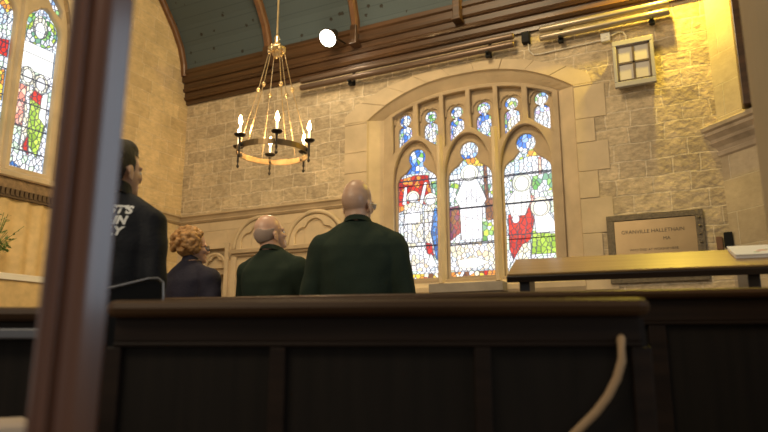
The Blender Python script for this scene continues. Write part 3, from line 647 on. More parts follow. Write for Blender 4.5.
for s, x, z, sz in (('GRANVILLE HALLETHAIN', -.02, .125, .058), ('MA', .12, .035, .052), ('WHO DIED AT WORSHIP HERE', -.02, -.075, .036), ('JULY 1912', -.02, -.15, .036)):
    me = text_mesh(s, sz); me.transform(Matrix.Translation((x, -.0155, z))); obj('inscription', me, M['brass_dark'], pq)
# square lantern
ln = empty('wall_lantern', (-.40, D-.02, 4.07), 0, 'square grey framed wall light with four pale panes', 'wall light')
bm = bmesh.new(); box(bm, -.20, .20, -.11, .02, -.25, .25); obj('housing', bm, M['lantern_frame'], ln, bevel=.008)
bm = bmesh.new()
for (x0, x1, z0, z1) in ((-.225, .225, .225, .29), (-.225, .225, -.29, -.225), (-.225, -.185, -.225, .225), (.185, .225, -.225, .225)): box(bm, x0, x1, -.15, -.09, z0, z1)
obj('frame', bm, M['lantern_frame'], ln, bevel=.006)
for sx in (-1, 1):
    for sz in (-1, 1):
        bm = bmesh.new(); box(bm, min(0, sx*.18), max(0, sx*.18), -.125, -.115, min(0, sz*.22), max(0, sz*.22)); obj('pane', bm, M['opal'], ln)
bm = bmesh.new(); box(bm, -.012, .012, -.14, -.12, -.22, .22); box(bm, -.185, .185, -.14, -.12, -.012, .012)
for (x0, x1, z0, z1) in ((-.185, .185, .205, .225), (-.185, .185, -.225, -.205), (-.185, -.165, -.225, .225), (.165, .185, -.225, .225)): box(bm, x0, x1, -.142, -.12, z0, z1)
obj('glazing_bar', bm, M['lantern_lead'], ln)
# junction box and cables
jb = empty('junction_box', (-.70, D-.02, 4.50), 0, 'small white electrical junction box left above the square light', 'junction box')
bm = bmesh.new(); box(bm, -.055, .055, -.035, .02, -.055, .055); obj('box', bm, M['white_plastic'], jb, bevel=.006)
bm = bmesh.new(); box(bm, -.02, .02, -.042, -.034, -.02, .02); obj('cover', bm, M['white_plastic'], jb, bevel=.003)
bm = bmesh.new(); tube(bm, [(-.64, D-.03, 4.51), (-.56, D-.03, 4.54), (-.50, D-.03, 4.53), (-.47, D-.03, 4.47), (-.47, D-.03, 4.38)], .009, 6)
tag(obj('cable', bm, M['cable']), 'short white cable curving from junction box to the square light', 'cable')
p0 = onY(528, 42, D-.02); p1 = onY(530, 52, D-.02)
bm = bmesh.new(); tube(bm, [tuple(p0), (p0.x+.01, D-.02, 4.53), (p0.x+.06, D-.02, 4.47), (p0.x+.14, D-.02, 4.46), (-1.10, D-.02, 4.47), (-.76, D-.02, 4.48)], .009, 6)
tag(obj('cable', bm, M['cable']), 'long white cable running along the wall below the heater tubes', 'cable')
pb = onY(526, 38, D-.03); bm = bmesh.new(); box(bm, pb.x-.05, pb.x+.05, D-.08, D+.01, pb.z-.08, pb.z+.07)
tag(obj('connector_box', bm, M['black'], bevel=.008), 'small black connector box between the two pairs of heater tubes', 'electrical box')
# tube heaters
def heater(x0, x1, label, brs, far_):
    h = empty('tube_heater', ((x0+x1)/2, D, 4.65), 0, label, 'heater', 'twin tube heaters under the cornice')
    for zz in (4.735, 4.625):
        bm = bmesh.new(); tube(bm, [(x0, D-.12, zz), (x0+.02, D-.12, zz), (x1-.02, D-.12, zz), (x1, D-.12, zz)], [.038, .043, .043, .038], 16); t_ = child('tube', bm, M['heater_lit'] if far_ else M['heater'], h, smooth=True)
    for x in brs:
        bm = bmesh.new(); box(bm, x-.02, x+.02, D-.18, D-.002, 4.555, 4.575); box(bm, x-.02, x+.02, D-.02, D-.002, 4.55, 4.78); box(bm, x-.03, x+.03, D-.13, D-.07, 4.52, 4.56); child('bracket', bm, M['black'], h)
heater(-5.05, -1.80, 'long pair of dark heater tubes under the cornice above the window', (-4.2, -2.15), False)
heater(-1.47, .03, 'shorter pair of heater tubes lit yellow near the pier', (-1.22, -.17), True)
# black socket by the plaque
p_ = onY(729, 241, D); bm = bmesh.new(); box(bm, p_.x-.045, p_.x+.035, D-.06, D+.01, p_.z-.07, p_.z+.09)
tag(obj('black_switch_box', bm, M['black'], bevel=.006), 'small black switch box on the wall right of the plaque', 'switch box')
bm = bmesh.new(); box(bm, p_.x-.12, p_.x-.06, D-.03, D+.01, p_.z-.09, p_.z+.05)
tag(obj('wooden_batten', bm, M['rib_wood'], bevel=.004), 'short pale wooden batten fixed beside the black switch box', 'batten')
# grey stone slab under window
bm = bmesh.new(); box(bm, -2.99, -2.04, D-.22, D, 1.47, 1.585); box(bm, -2.95, -2.08, D-.18, D, 1.2, 1.47)
tag(obj('stone_ledge', bm, M['kerbgrey'], bevel=.008), 'grey stone ledge projecting below the middle of the window', 'ledge')
# lit spot lamp by the rib foot
sl = onY(328, 38, 7.10)
sp_ = empty('spotlight', tuple(sl), 0, 'round lit white spotlight hanging below the timber cornice', 'spotlight')
nrm = Vector((-.10, -1, -.62)).normalized(); q_ = nrm.to_track_quat('Z', 'Y').to_matrix().to_4x4()
nrm2 = (Vector((0, 0, CH))-sl).normalized(); q_ = (nrm2+Vector((-.52, -.25, -.50))).normalized().to_track_quat('Z', 'Y').to_matrix().to_4x4()
bm = bmesh.new(); lathe(bm, [(.03, -.24), (.06, -.22), (.075, -.12), (.125, -.03), (.138, 0), (.138, .015), (.122, .012)], 24); bm.transform(q_); obj('housing', bm, M['iron'], sp_, smooth=True)
bm = bmesh.new(); lathe(bm, [(.122, .012), (.118, .018), (.05, .024)], 24); bm.transform(q_); obj('lamp_glass', bm, M['lamp_disc'], sp_)
bm = bmesh.new(); tube(bm, [q_ @ Vector((0, 0, -.2)), Vector((.06, .16, .05)), Vector((.08, .42, .07))], .012, 8); obj('arm', bm, M['iron'], sp_)
pl0 = sl+(q_.to_3x3() @ Vector((0, 0, .16))); point('spotlight_glow', tuple(pl0), 16, (1.0, .86, .62), .10)
# assumed yellow lamp on the pier under the roof (just outside the picture)
yl = empty('assumed_roof_lamp', (-.04, 7.24, 5.23), 0, 'assumed warm lamp fixed under the roof beside the pier', 'lamp')
bm = bmesh.new(); lathe(bm, [(.05, .12), (.09, .08), (.10, .02), (.10, .0)], 20); obj('housing', bm, M['black'], yl); bm = bmesh.new(); tube(bm, [(0, 0, .10), (0, .1, .16), (0, .30, .16)], .012, 6); obj('arm', bm, M['black'], yl)

# ================================================================ CHANDELIER
cp = floor_at(hx(273, 150), 6.2); cx_, cy_ = cp.x, cp.y; ch_rot = heading(273)
ch = empty('chandelier', (cx_, cy_, 0), ch_rot, 'wrought iron ring chandelier with lit candle bulbs', 'chandelier')
RR = .355; RZ = 2.72
bm = bmesh.new(); n = 48; rings = []
for k in range(n):
    a = 2*PI*k/n; rings.append([(r_*math.cos(a), r_*math.sin(a), z) for r_, z in ((RR-.005, RZ-.028), (RR+.004, RZ-.028), (RR+.004, RZ+.028), (RR-.005, RZ+.028))])
vs = [[bm.verts.new(p) for p in r] for r in rings]
for i in range(n):
    for j in range(4): bm.faces.new((vs[i][j], vs[i][(j+1) % 4], vs[(i+1) % n][(j+1) % 4], vs[(i+1) % n][j]))
obj('ring', bm, M['brass_dark'] if False else mat('ring_bronze', (.20, .13, .06), .38, .85), ch)
for k in range(6):
    a = R(-90+5+60*k); x, y = (RR+.03)*math.cos(a), (RR+.03)*math.sin(a)
    bm = bmesh.new(); lathe(bm, [(.004, -.135), (.012, -.125), (.016, -.11), (.008, -.10), (.006, -.08), (.014, -.065), (.011, -.05), (.011, .045), (.016, .055), (.012, .075)], 12, (x, y, RZ))
    box(bm, -.014, .014, -.012, .012, -.016, .016, Matrix.Translation((RR*math.cos(a), RR*math.sin(a), RZ)) @ Matrix.Rotation(a, 4, 'Z')); s_ = obj('candle_holder', bm, M['iron'], ch, smooth=True)
    bm = bmesh.new(); lathe(bm, [(.012, .07), (.045, .078), (.056, .09), (.058, .097), (.045, .092), (.012, .088)], 20, (x, y, RZ)); obj('drip_pan', bm, M['iron'], s_, smooth=True)
    bm = bmesh.new(); lathe(bm, [(.012, .088), (.012, .19), (.009, .193)], 14, (x, y, RZ)); obj('candle', bm, M['candle'], ch)
    bm = bmesh.new(); lathe(bm, [(.005, .193), (.014, .205), (.019, .226), (.014, .252), (.006, .278), (.001, .29)], 12, (x, y, RZ)); obj('candle_bulb', bm, M['flame'], ch, smooth=True)
    # rod with bead joint up to the crown
    a2 = a+R(14); b0 = Vector((RR*math.cos(a2), RR*math.sin(a2), RZ+.02)); t_ = Vector((.075*math.cos(a2), .075*math.sin(a2), 3.82)); m_ = b0.lerp(t_, .60)+Vector((math.cos(a2), math.sin(a2), 0))*-.012
    bm = bmesh.new(); tube(bm, [b0, m_, t_], .0055, 6); r_ = obj('hanging_rod', bm, M['brass'], ch)
    bm = bmesh.new(); lathe(bm, [(.006, -.03), (.018, -.012), (.024, .0), (.018, .012), (.006, .03)], 10, tuple(m_)); obj('bead', bm, M['brass'], r_, smooth=True)
    bm = bmesh.new(); lathe(bm, [(.006, -.04), (.018, -.02), (.022, .0), (.012, .018), (.02, .03), (.004, .05)], 10, tuple(t_)); obj('bead', bm, M['brass'], r_, smooth=True)
bm = bmesh.new(); lathe(bm, [(.01, 3.73), (.03, 3.76), (.035, 3.80), (.085, 3.82), (.09, 3.85), (.05, 3.87), (.025, 3.92), (.03, 3.96), (.012, 4.0)], 18); obj('crown', bm, M['brass'], ch, smooth=True)
bm = bmesh.new(); tube(bm, [(0, 0, 3.96), (0, 0, 7.45)], .010, 8); obj('suspension_rod', bm, M['brass'], ch)

# ================================================================ ALTAR END (left)
fz = empty('carved_frieze', (XL, 4.2, 2.70), 0, 'carved oak frieze with dentil band above the gold curtain', 'frieze')
bm = bmesh.new(); box(bm, XL+.005, XL+.10, 2.5, 5.42, 2.68, 2.81); box(bm, XL+.005, XL+.13, 2.5, 5.42, 2.805, 2.83); child('board', bm, M['frieze'], fz, bevel=.006)
bm = bmesh.new()
for k in range(48): box(bm, XL+.09, XL+.125, 2.53+k*.06, 2.57+k*.06, 2.60, 2.68)
box(bm, XL+.005, XL+.11, 2.5, 5.42, 2.57, 2.62); child('dentil_band', bm, mat('dark_dentil_oak', (.10, .06, .03), .6), fz)
bm = bmesh.new(); n = 260; rows = []
for z in (0.05, 1.2, 2.568):
    rows.append([(XL+.07+.022*math.sin(k*.30+.6*math.sin(k*.11))*(1 if z < 2 else .6), 2.52+k*2.88/(n-1), z) for k in range(n)])
vs = [[bm.verts.new(p) for p in r] for r in rows]
for a, b in zip(vs, vs[1:]):
    for k in range(n-1): bm.faces.new((a[k], a[k+1], b[k+1], b[k]))
cu_ = obj('altar_curtain', bm, M['gold_cloth'], smooth=True); cu_.modifiers.new('s', 'SOLIDIFY').thickness = .006
tag(cu_, 'gold damask curtain hanging behind the altar', 'curtain')
al = empty('altar', (-7.07, 4.0, 0), 0, 'altar with plain gold frontal below the gold curtain', 'altar')
bm = bmesh.new(); box(bm, -7.22, -6.92, 2.9, 5.10, 0, 1.60); child('altar_body', bm, M['desk_dark'], al)
bm = bmesh.new(); box(bm, -6.92, -6.905, 2.9, 5.10, 0.02, 1.60); box(bm, -7.22, -6.92, 5.10, 5.112, .02, 1.60); child('frontal', bm, M['gold_cloth'], al)
bm = bmesh.new(); box(bm, -7.24, -6.88, 2.87, 5.16, 1.60, 1.622); box(bm, -6.90, -6.88, 2.87, 5.16, 1.55, 1.60); box(bm, -7.24, -6.88, 5.14, 5.16, 1.53, 1.60)
tag(obj('altar_cloth', bm, M['white_cloth'], bevel=.004), 'white linen cloth laid over the altar top', 'altar cloth')
fv = empty('flower_vase', (-7.05, 4.42, 1.622), 0, 'brass vase of green foliage and small flowers on the altar', 'flowers')
bm = bmesh.new(); lathe(bm, [(.05, 0), (.055, .01), (.02, .04), (.05, .10), (.055, .16), (.035, .21), (.05, .24)], 18); obj('vase', bm, M['vase'], fv, smooth=True)
bm = bmesh.new(); bs = bmesh.new(); tips = []
for k in range(46):
    a = random.uniform(0, 2*PI); el_ = random.uniform(.25, 1.45); L_ = random.uniform(.16, .5)
    d = Vector((math.cos(a)*math.cos(el_), math.sin(a)*math.cos(el_), math.sin(el_))); p = Vector((0, 0, .22)); q2_ = p+d*L_*(.8 if el_ < .7 else 1)
    tube(bs, [p, p.lerp(q2_, .5)+Vector((0, 0, .02)), q2_], .003, 5); tips.append(q2_)
    for j in range(5):
        c = p.lerp(q2_, .35+.15*j); s = Vector((random.uniform(-1, 1), random.uniform(-1, 1), random.uniform(-.2, .6))).normalized(); t2_ = s.cross(d).normalized(); l_ = random.uniform(.04, .085)
        vv = [bm.verts.new(c), bm.verts.new(c+s*l_*.5+t2_*l_*.2), bm.verts.new(c+s*l_), bm.verts.new(c+s*l_*.5-t2_*l_*.2)]; bm.faces.new(vv)
lf = obj('foliage', bm, M['leaf'], fv); obj('stem', bs, M['leaf'], fv)
for k in range(10):
    t_ = tips[k*4]; bm = bmesh.new()
    for j in range(6):
        a = j*PI/3; c = t_+Vector((math.cos(a)*.012, math.sin(a)*.012, .004)); lathe(bm, [(.003, -.005), (.011, 0), (.003, .006)], 6, tuple(c))
    obj('blossom', bm, M['petal'] if k % 2 else M['petal_y'], fv)

# ================================================================ PEOPLE
def ellips(bm, c, r, mt=None, n=20):
    res = bmesh.ops.create_uvsphere(bm, u_segments=n, v_segments=n//2+2, radius=1)
    m = Matrix.Translation(c) @ Matrix.Diagonal((*r, 1)) if len(r) == 3 else None
    if mt is not None: m = mt @ m
    bmesh.ops.transform(bm, matrix=m, verts=res['verts'])
def cap(bm, p, r0, q, r1, n=14):
    """tapered capsule"""
    p = Vector(p); q = Vector(q); d = (q-p); L_ = d.length; d = d/L_; pts = []; rad = []
    for t in (-.98, -.8, -.5, 0): pts.append(p+d*r0*t); rad.append(r0*math.sqrt(1-t*t))
    for t in (0.0, .5, .8, .98): pts.append(q+d*r1*t); rad.append(r1*math.sqrt(1-t*t))
    tube(bm, pts, rad, n)
def fuse(bm, name, mt, parent, vox=.008, smooth=4, disp=None):
    me = bpy.data.meshes.new(name); bmesh.ops.recalc_face_normals(bm, faces=bm.faces[:]); bm.to_mesh(me); bm.free()
    o = bpy.data.objects.new('tmp', me); C.objects.link(o)
    m = o.modifiers.new('r', 'REMESH'); m.mode = 'VOXEL'; m.voxel_size = vox
    s = o.modifiers.new('s', 'SMOOTH'); s.iterations = smooth; s.factor = .5
    dg = bpy.context.evaluated_depsgraph_get(); me2 = bpy.data.meshes.new_from_object(o.evaluated_get(dg)); bpy.data.objects.remove(o)
    if disp:
        me2.update()
        nn = [v.normal.copy() for v in me2.vertices]
        for v, n_ in zip(me2.vertices, nn): v.co += n_*disp(v.co)
    return obj(name, me2, mt, parent, smooth=True)
def person(px, d, turn, Hh, label, skin, top, legs, head_turn=0, head_tilt=0, wide=1.0, arms='down', hair=None, glasses=False, female=False, crown=None):
    loc = floor_at(px, d); rz = heading(px)-R(turn)
    root = empty('person', loc, rz, label, 'person')
    k = Hh/1.77; W = wide
    P = lambda x, y, z: Vector((x*k, y*k, z*k))
    # arm skeletons
    A = {}
    for s in (-1, 1):
        sh = P(s*.180*W, -.010, 1.375)
        if arms == 'down': elb = P(s*(.235*W), -.03, 1.10); wr = P(s*.20*W, .10, .90)
        elif arms == 'crossed': elb = P(s*.245*W, .07, 1.12); wr = P(-s*.10, .25, 1.20 if s > 0 else 1.15)
        elif arms == 'clasped': elb = P(s*.240*W, -.01, 1.08); wr = P(s*.06, .22, .98)
        A[s] = (sh, elb, wr)
    neckb = P(0, -.02, 1.47)
    Mh = Matrix.Translation(P(0, .0, 1.525)) @ Matrix.Rotation(R(-head_turn), 4, 'Z') @ Matrix.Rotation(R(head_tilt), 4, 'X') @ Matrix.Diagonal((k*1.09, k*1.09, k*1.09, 1))
    # ---- body, one continuous skin mesh
    b = bmesh.new()
    E = lambda c, r, n=22: ellips(b, c, r, Mh, n)
    E((0, -.004, .125), (.074, .094, .100)); E((0, -.030, .110), (.072, .074, .082)); E((0, .030, .070), (.060, .066, .090)); E((0, .045, .015), (.044, .048, .042))     # skull, back of skull, face, jaw
    E((0, .082, -.005), (.020, .018, .016)); E((0, .085, .105), (.055, .014, .014), 14)    # chin, brow
    for s in (-1, 1): E((s*.034, .072, .062), (.022, .022, .02), 12)                       # cheekbones
    b2 = [Mh @ Vector(p) for p in ((0, .092, .100), (0, .104, .078), (0, .118, .055))]; tube(b, b2, [.007*k, .010*k, .013*k], 10)   # nose
    for s in (-1, 1): ellips(b, (s*.010, .108, .052), (.008, .010, .007), Mh, 10)
    ellips(b, (0, .092, .028), (.024, .010, .006), Mh, 12); ellips(b, (0, .090, .017), (.020, .011, .007), Mh, 12)                   # lips
    for s in (-1, 1):                                                                      # ears
        me_ = Mh @ Matrix.Translation((s*.077, -.004, .070)) @ Matrix.Rotation(s*R(22), 4, 'Z') @ Matrix.Rotation(R(-8), 4, 'X')
        ring_ = [me_ @ Vector((0, .017*math.cos(t), .030*math.sin(t))) for t in [i*2*PI/14 for i in range(15)]]
        tube(b, ring_, .0055*k, 7, cap=True); ellips(b, (0, 0, 0), (.005, .015, .026), me_, 12); ellips(b, (0, .006, -.026), (.006, .010, .010), me_, 10)
    nk = .052 if female else .060*min(W, 1.12)
    top_n = Mh @ Vector((0, -.018, .045)); cap(b, neckb, nk*1.12*k, top_n, nk*k, 18)
    # trunk and limbs under the clothes
    def trunk(bm, sc_):
        prof_ = [(.80, .160, .118, .0), (.92, .175, .130, 0), (1.02, .165 if female else .178, .122, .0), (1.15, .165 if female else .190, .130, .0), (1.28, .175 if female else .202, .134, -.008), (1.36, .170 if female else .196, .124, -.015), (1.42, .150, .104, -.02), (1.465, .112, .085, -.022), (1.50, .078, .072, -.02), (1.53, .060, .060, -.012)]
        rs_ = []
        for z, rx, ry, cy in prof_:
            rx = rx*W*sc_; ry = ry*W*sc_
            rs_.append([P(rx*math.copysign(abs(math.cos(t))**.85, math.cos(t)), cy+ry*math.copysign(abs(math.sin(t))**.9, math.sin(t)), z) for t in [2*PI*i/28 for i in range(28)]])
        loft(bm, rs_)
    trunk(b, .86)
    for s in (-1, 1):
        sh, elb, wr = A[s]
        cap(b, sh, .045*k, elb, .036*k); cap(b, elb, .036*k, wr, .026*k)
        dr = (wr-elb).normalized(); side = dr.cross(Vector((0, 0, 1))).normalized()*s if abs(dr.z) < .95 else Vector((0, 1, 0)); up_ = side.cross(dr).normalized()
        pl = wr+dr*.075*k
        for j in range(4):
            o_ = side*(j-1.5)*.019*k; cap(b, wr+o_*.6, .016*k, pl+o_, .0125*k, 10)
            Lf = [.062, .072, .068, .052][j]*k; m1 = pl+o_+dr*Lf*.5-up_*.006*k; m2 = m1+dr*Lf*.42-up_*.020*k
            cap(b, pl+o_, .0092*k, m1, .0086*k, 8); cap(b, m1, .0086*k, m2, .0075*k, 8)
        tb = wr+dr*.02*k-side*.028*k; t1 = tb+dr*.035*k-side*.022*k-up_*.008*k; cap(b, tb, .013*k, t1, .0105*k, 8); cap(b, t1, .0105*k, t1+dr*.030*k-up_*.01*k, .009*k, 8)
        hp = P(s*.088, 0, .90); kn = P(s*.095, .01, .49); an = P(s*.10, -.01, .09)
        cap(b, hp, .075*k, kn, .050*k); cap(b, kn, .050*k, an, .035*k); cap(b, an, .035*k, P(s*.11, .13, .045), .03*k)
    body = fuse(b, 'body', skin, root, .0065, 3)
    # ---- upper garment
    t = bmesh.new(); trunk(t, 1.0)
    for s in (-1, 1):
        sh, elb, wr = A[s]; w2_ = wr-(wr-elb).normalized()*.012
        cap(t, sh+P(0, 0, -.012), .080*k*W**.6, elb, .068*k*W**.6, 18); cap(t, elb, .068*k*W**.6, w2_, .045*k, 18)
        cap(t, P(s*.065*W, -.02, 1.455), .055*k, sh+P(0, 0, -.004), .074*k, 16)
    def folds(co):
        z = co.z/k; n1 = mnoise.noise(Vector((co.x*6, co.y*6, co.z*3.0)))*.024; n2 = mnoise.noise(Vector((co.x*14+7, co.y*9, co.z*10)))*.009
        lowx = max(0, 1.25-z)*1.2
        return (n1*(.6+lowx)+n2)*k
    g = fuse(t, 'jacket' if top in (M['black_knit'], M['navy']) else 'jumper', top, root, .009, 8, folds)
    # collar ring / ribbed neckline
    cr_ = bmesh.new(); hi = .035 if top in (M['black_knit'], M['navy']) else .012; nn_ = 28
    for z_, r_ in ((0, 1.30), ):
        rs_ = []
        for (dz, rr) in ((-.022, 1.30), (hi*.5, 1.18), (hi, 1.12), (hi, 1.03), (-.022, 1.05)):
            rs_.append([P(nk*rr*math.cos(a)*1.03, -.016+dz*.2+nk*rr*math.sin(a)*1.05, 1.512+dz-.022*math.sin(a)) for a in [2*PI*i/nn_ for i in range(nn_)]])
        loft(cr_, rs_+[rs_[0]], cap=False)
    obj('collar', cr_, top, root, smooth=True)
    # ---- trousers, shoes
    t = bmesh.new()
    rs_ = [[P(rx*W**.7*math.cos(a), ry*math.sin(a), z) for a in [2*PI*i/24 for i in range(24)]] for z, rx, ry in ((.80, .150, .105), (.90, .172, .125), (.97, .165, .118), (1.0, .15, .105))]
    loft(t, rs_)
    for s in (-1, 1):
        cap(t, P(s*.088, 0, .86), .095*k, P(s*.095, .01, .48), .070*k, 16); cap(t, P(s*.095, .01, .48), .070*k, P(s*.10, -.01, .11), .056*k, 16)
    fuse(t, 'trousers', legs, root, .012, 5)
    for s in (-1, 1):
        t = bmesh.new(); ellips(t, P(s*.105, -.01, .045), (.042*k, .055*k, .045*k)); ellips(t, P(s*.11, .10, .036), (.048*k, .10*k, .036*k)); cap(t, P(s*.10, -.01, .06), .042*k, P(s*.10, -.01, .11), .04*k)
        box(t, s*.108*k-.043*k, s*.108*k+.043*k, -.06*k, .18*k, 0, .016*k)
        fuse(t, 'shoe', M['shoe'], root, .007, 3)
    # ---- eyes
    for s in (-1, 1):
        t = bmesh.new(); ellips(t, (s*.031, .083, .084), (.012, .011, .010), Mh, 14); obj('eye', t, M['eye'], root, smooth=True)
    # ---- hair
    if hair == 'short':
        t = bmesh.new(); ellips(t, (0, -.006, .130), (.0775, .0975, .101), Mh, 24); ellips(t, (0, -.032, .108), (.0755, .0775, .086), Mh, 24); ellips(t, (0, .03, .175), (.062, .060, .058), Mh, 20)
        h_ = fuse(t, 'hair', M['hair_dark'], root, .006, 2)
        mi = Mh.inverted()
        # shave away what would cover the face and neck
        bb = bmesh.new(); bb.from_mesh(h_.data); dl = []
        for v in bb.verts:
            q = mi @ v.co
            if (q.y > .030 and q.z < .150) or q.z < .040 or (q.y > .070 and q.z < .165) or (q.y > -.025 and q.z < .098 and q.y < .012) or (q.y > -.025 and q.z < .075): dl.append(v)
        bmesh.ops.delete(bb, geom=dl, context='VERTS'); bb.to_mesh(h_.data); bb.free()
        h_.modifiers.new('s', 'SOLIDIFY').thickness = .003
    elif hair == 'cropped':
        t = bmesh.new(); ellips(t, (0, -.004, .125), (.0752, .0952, .1005), Mh, 28); ellips(t, (0, -.030, .110), (.0745, .0765, .084), Mh, 28)
        h_ = fuse(t, 'hair', M['hair_grey'], root, .006, 2); mi = Mh.inverted()
        bb = bmesh.new(); bb.from_mesh(h_.data)
        dl = [v for v in bb.verts if (lambda q: q.z > .145+.012*math.sin(q.x*60) or q.z < .055 or q.y > .0)(mi @ v.co)]
        bmesh.ops.delete(bb, geom=dl, context='VERTS'); bb.to_mesh(h_.data); bb.free(); h_.modifiers.new('s', 'SOLIDIFY').thickness = .002
    elif hair == 'curly':
        t = bmesh.new(); ellips(t, (0, -.025, .125), (.098, .100, .108), Mh, 20); rr = random.Random(5)
        for i in range(190):
            u = rr.uniform(-.55, 1); a = rr.uniform(0, 2*PI); s_ = math.sqrt(1-u*u); q = Vector((s_*math.cos(a)*.104, -.028+s_*math.sin(a)*.112, .120+u*.115))
            if q.y > .035 and q.z < .165: continue
            ellips(t, q, (rr.uniform(.013, .022),)*3, Mh, 8)
        fuse(t, 'hair', M['hair_blond'], root, .006, 1)
    if glasses:
        t = bmesh.new()
        for s in (-1, 1):
            ring_ = [Mh @ Vector((s*.033+.024*math.cos(a), .103, .082+.018*math.sin(a))) for a in [i*2*PI/16 for i in range(17)]]
            tube(t, ring_, .0022, 6); tube(t, [Mh @ Vector(p) for p in ((s*.058, .101, .088), (s*.082, .06, .088), (s*.084, .0, .086), (s*.080, -.02, .070))], .0022, 6)
        tube(t, [Mh @ Vector(p) for p in ((-.009, .103, .088), (0, .108, .091), (.009, .103, .088))], .0022, 6)
        gl = obj('glasses', t, M['black'] if female else M['white_plastic'], root)  # man's frame is pale to paint the white glint on it
        for s in (-1, 1):
            t = bmesh.new(); ring_ = [Mh @ Vector((s*.033+.022*math.cos(a), .1035, .082+.016*math.sin(a))) for a in [i*2*PI/16 for i in range(16)]]; ring2 = [v+Mh.to_3x3() @ Vector((0, .002, 0)) for v in ring_]
            loft(t, [ring_, ring2]); obj('lens', t, M['lens'], gl)
    return root, g
person(357, 3.75, 6, 1.80, 'bald broad man in dark green jumper standing before the window, back turned', M['skin_big'], M['green_wool'], M['trouser'], head_turn=26, head_tilt=4, wide=1.14, arms='clasped', glasses=True)
person(270, 4.35, 34, 1.70, 'balding man in dark green jumper with arms folded, looking up sideways', M['skin_two'], M['green_wool'], M['trouser'], head_turn=26, head_tilt=20, wide=1.14, arms='crossed', hair='cropped')
person(187, 4.6, 52, 1.62, 'person with curly golden hair and glasses in a navy jacket, in profile', M['skin_w'], M['navy'], M['trouser'], head_turn=22, head_tilt=4, wide=1.2, arms='down', hair='curly', glasses=True, female=True)
pl_, jk = person(105, 3.1, 20, 1.75, 'person with short dark hair in black jacket with white letters, beside the post', M['skin_left'], M['black_knit'], M['trouser'], head_turn=28, head_tilt=6, wide=.86, arms='down', hair='short')
# white lettering on the black jacket's back
for s, zc in (("EST'S", 1.385), ('MAIN', 1.335), ('ALLY', 1.285)):
    me = text_mesh(s, .052, .25, 0, 1.0, 'RIGHT', .003); bb = bmesh.new(); bb.from_mesh(me)
    bmesh.ops.triangulate(bb, faces=bb.faces[:]); bmesh.ops.subdivide_edges(bb, edges=bb.edges[:], cuts=1); bb.to_mesh(me); bb.free()
    me.transform(Matrix.Translation((.095-(1.385-zc)*.30, -.28, zc)))
    o = obj('printed_lettering', me, M['letter'], pl_)
    m = o.modifiers.new('w', 'SHRINKWRAP'); m.target = jk; m.wrap_method = 'PROJECT'; m.use_project_y = True; m.use_negative_direction = False; m.use_positive_direction = True; m.offset = .003

# ================================================================ PEWS, DESK, POST
def pew(A_, B_, zt, label, stiles, group=None, cap_h=.045, seat=True, panel_top=None, lower_rail=True):
    A_ = Vector((A_.x, A_.y, 0)); B_ = Vector((B_.x, B_.y, 0)); L_ = (B_-A_).length; rz = math.atan2(B_.y-A_.y, B_.x-A_.x)
    p = empty('pew', A_, rz, label, 'pew', group)
    # rounded top rail, front nosing towards the viewer at y=0
    bm = bmesh.new(); prof_ = [(.0, zt-cap_h), (-.012, zt-cap_h*.8), (-.018, zt-cap_h*.5), (-.012, zt-cap_h*.18), (.006, zt), (.07, zt), (.085, zt-cap_h*.4), (.08, zt-cap_h)]
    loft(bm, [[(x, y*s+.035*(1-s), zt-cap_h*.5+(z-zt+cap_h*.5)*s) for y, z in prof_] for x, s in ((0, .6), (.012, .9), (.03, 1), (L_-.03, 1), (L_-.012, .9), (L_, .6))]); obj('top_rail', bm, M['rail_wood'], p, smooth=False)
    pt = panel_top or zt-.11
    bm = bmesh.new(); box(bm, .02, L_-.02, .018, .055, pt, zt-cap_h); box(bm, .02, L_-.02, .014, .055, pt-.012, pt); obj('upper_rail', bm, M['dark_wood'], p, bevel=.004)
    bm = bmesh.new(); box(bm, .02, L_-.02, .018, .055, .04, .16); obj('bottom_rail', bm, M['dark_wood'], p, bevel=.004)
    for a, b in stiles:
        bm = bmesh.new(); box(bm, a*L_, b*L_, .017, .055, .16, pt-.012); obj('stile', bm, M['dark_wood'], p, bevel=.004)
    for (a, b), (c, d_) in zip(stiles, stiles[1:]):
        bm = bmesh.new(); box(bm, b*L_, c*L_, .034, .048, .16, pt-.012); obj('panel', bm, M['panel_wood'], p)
    if seat:
        bm = bmesh.new(); box(bm, .02, L_-.02, .06, .42, .42, .455); obj('seat', bm, M['rail_wood'], p, bevel=.006)
        for x in (.0, L_-.05):
            bm = bmesh.new(); loft(bm, [[(xx, y, z) for y, z in ((.055, 0), (.40, 0), (.40, .45), (.36, .55), (.30, .62), (.14, .66), (.10, zt-.08), (.055, zt-.05))] for xx in (x, x+.05)]); obj('pew_end', bm, M['dark_wood'], p, bevel=.006)
    return p
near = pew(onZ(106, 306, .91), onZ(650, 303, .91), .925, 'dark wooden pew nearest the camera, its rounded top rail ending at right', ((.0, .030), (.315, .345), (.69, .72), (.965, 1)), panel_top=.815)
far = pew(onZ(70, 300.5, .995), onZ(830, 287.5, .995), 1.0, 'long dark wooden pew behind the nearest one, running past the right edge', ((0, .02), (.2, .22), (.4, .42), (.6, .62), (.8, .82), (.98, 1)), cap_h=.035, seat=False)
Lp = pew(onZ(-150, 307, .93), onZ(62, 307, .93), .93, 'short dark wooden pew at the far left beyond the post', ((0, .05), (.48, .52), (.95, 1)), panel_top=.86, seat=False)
bm = bmesh.new(); L_ = .5; box(bm, 0.0, .74, -.012, .03, .828, .862); obj('shelf_rail', bm, mat('blue_grey_rail', (.10, .10, .115), .3, coat=.5), Lp, bevel=.006)  # glossy blue-grey rail
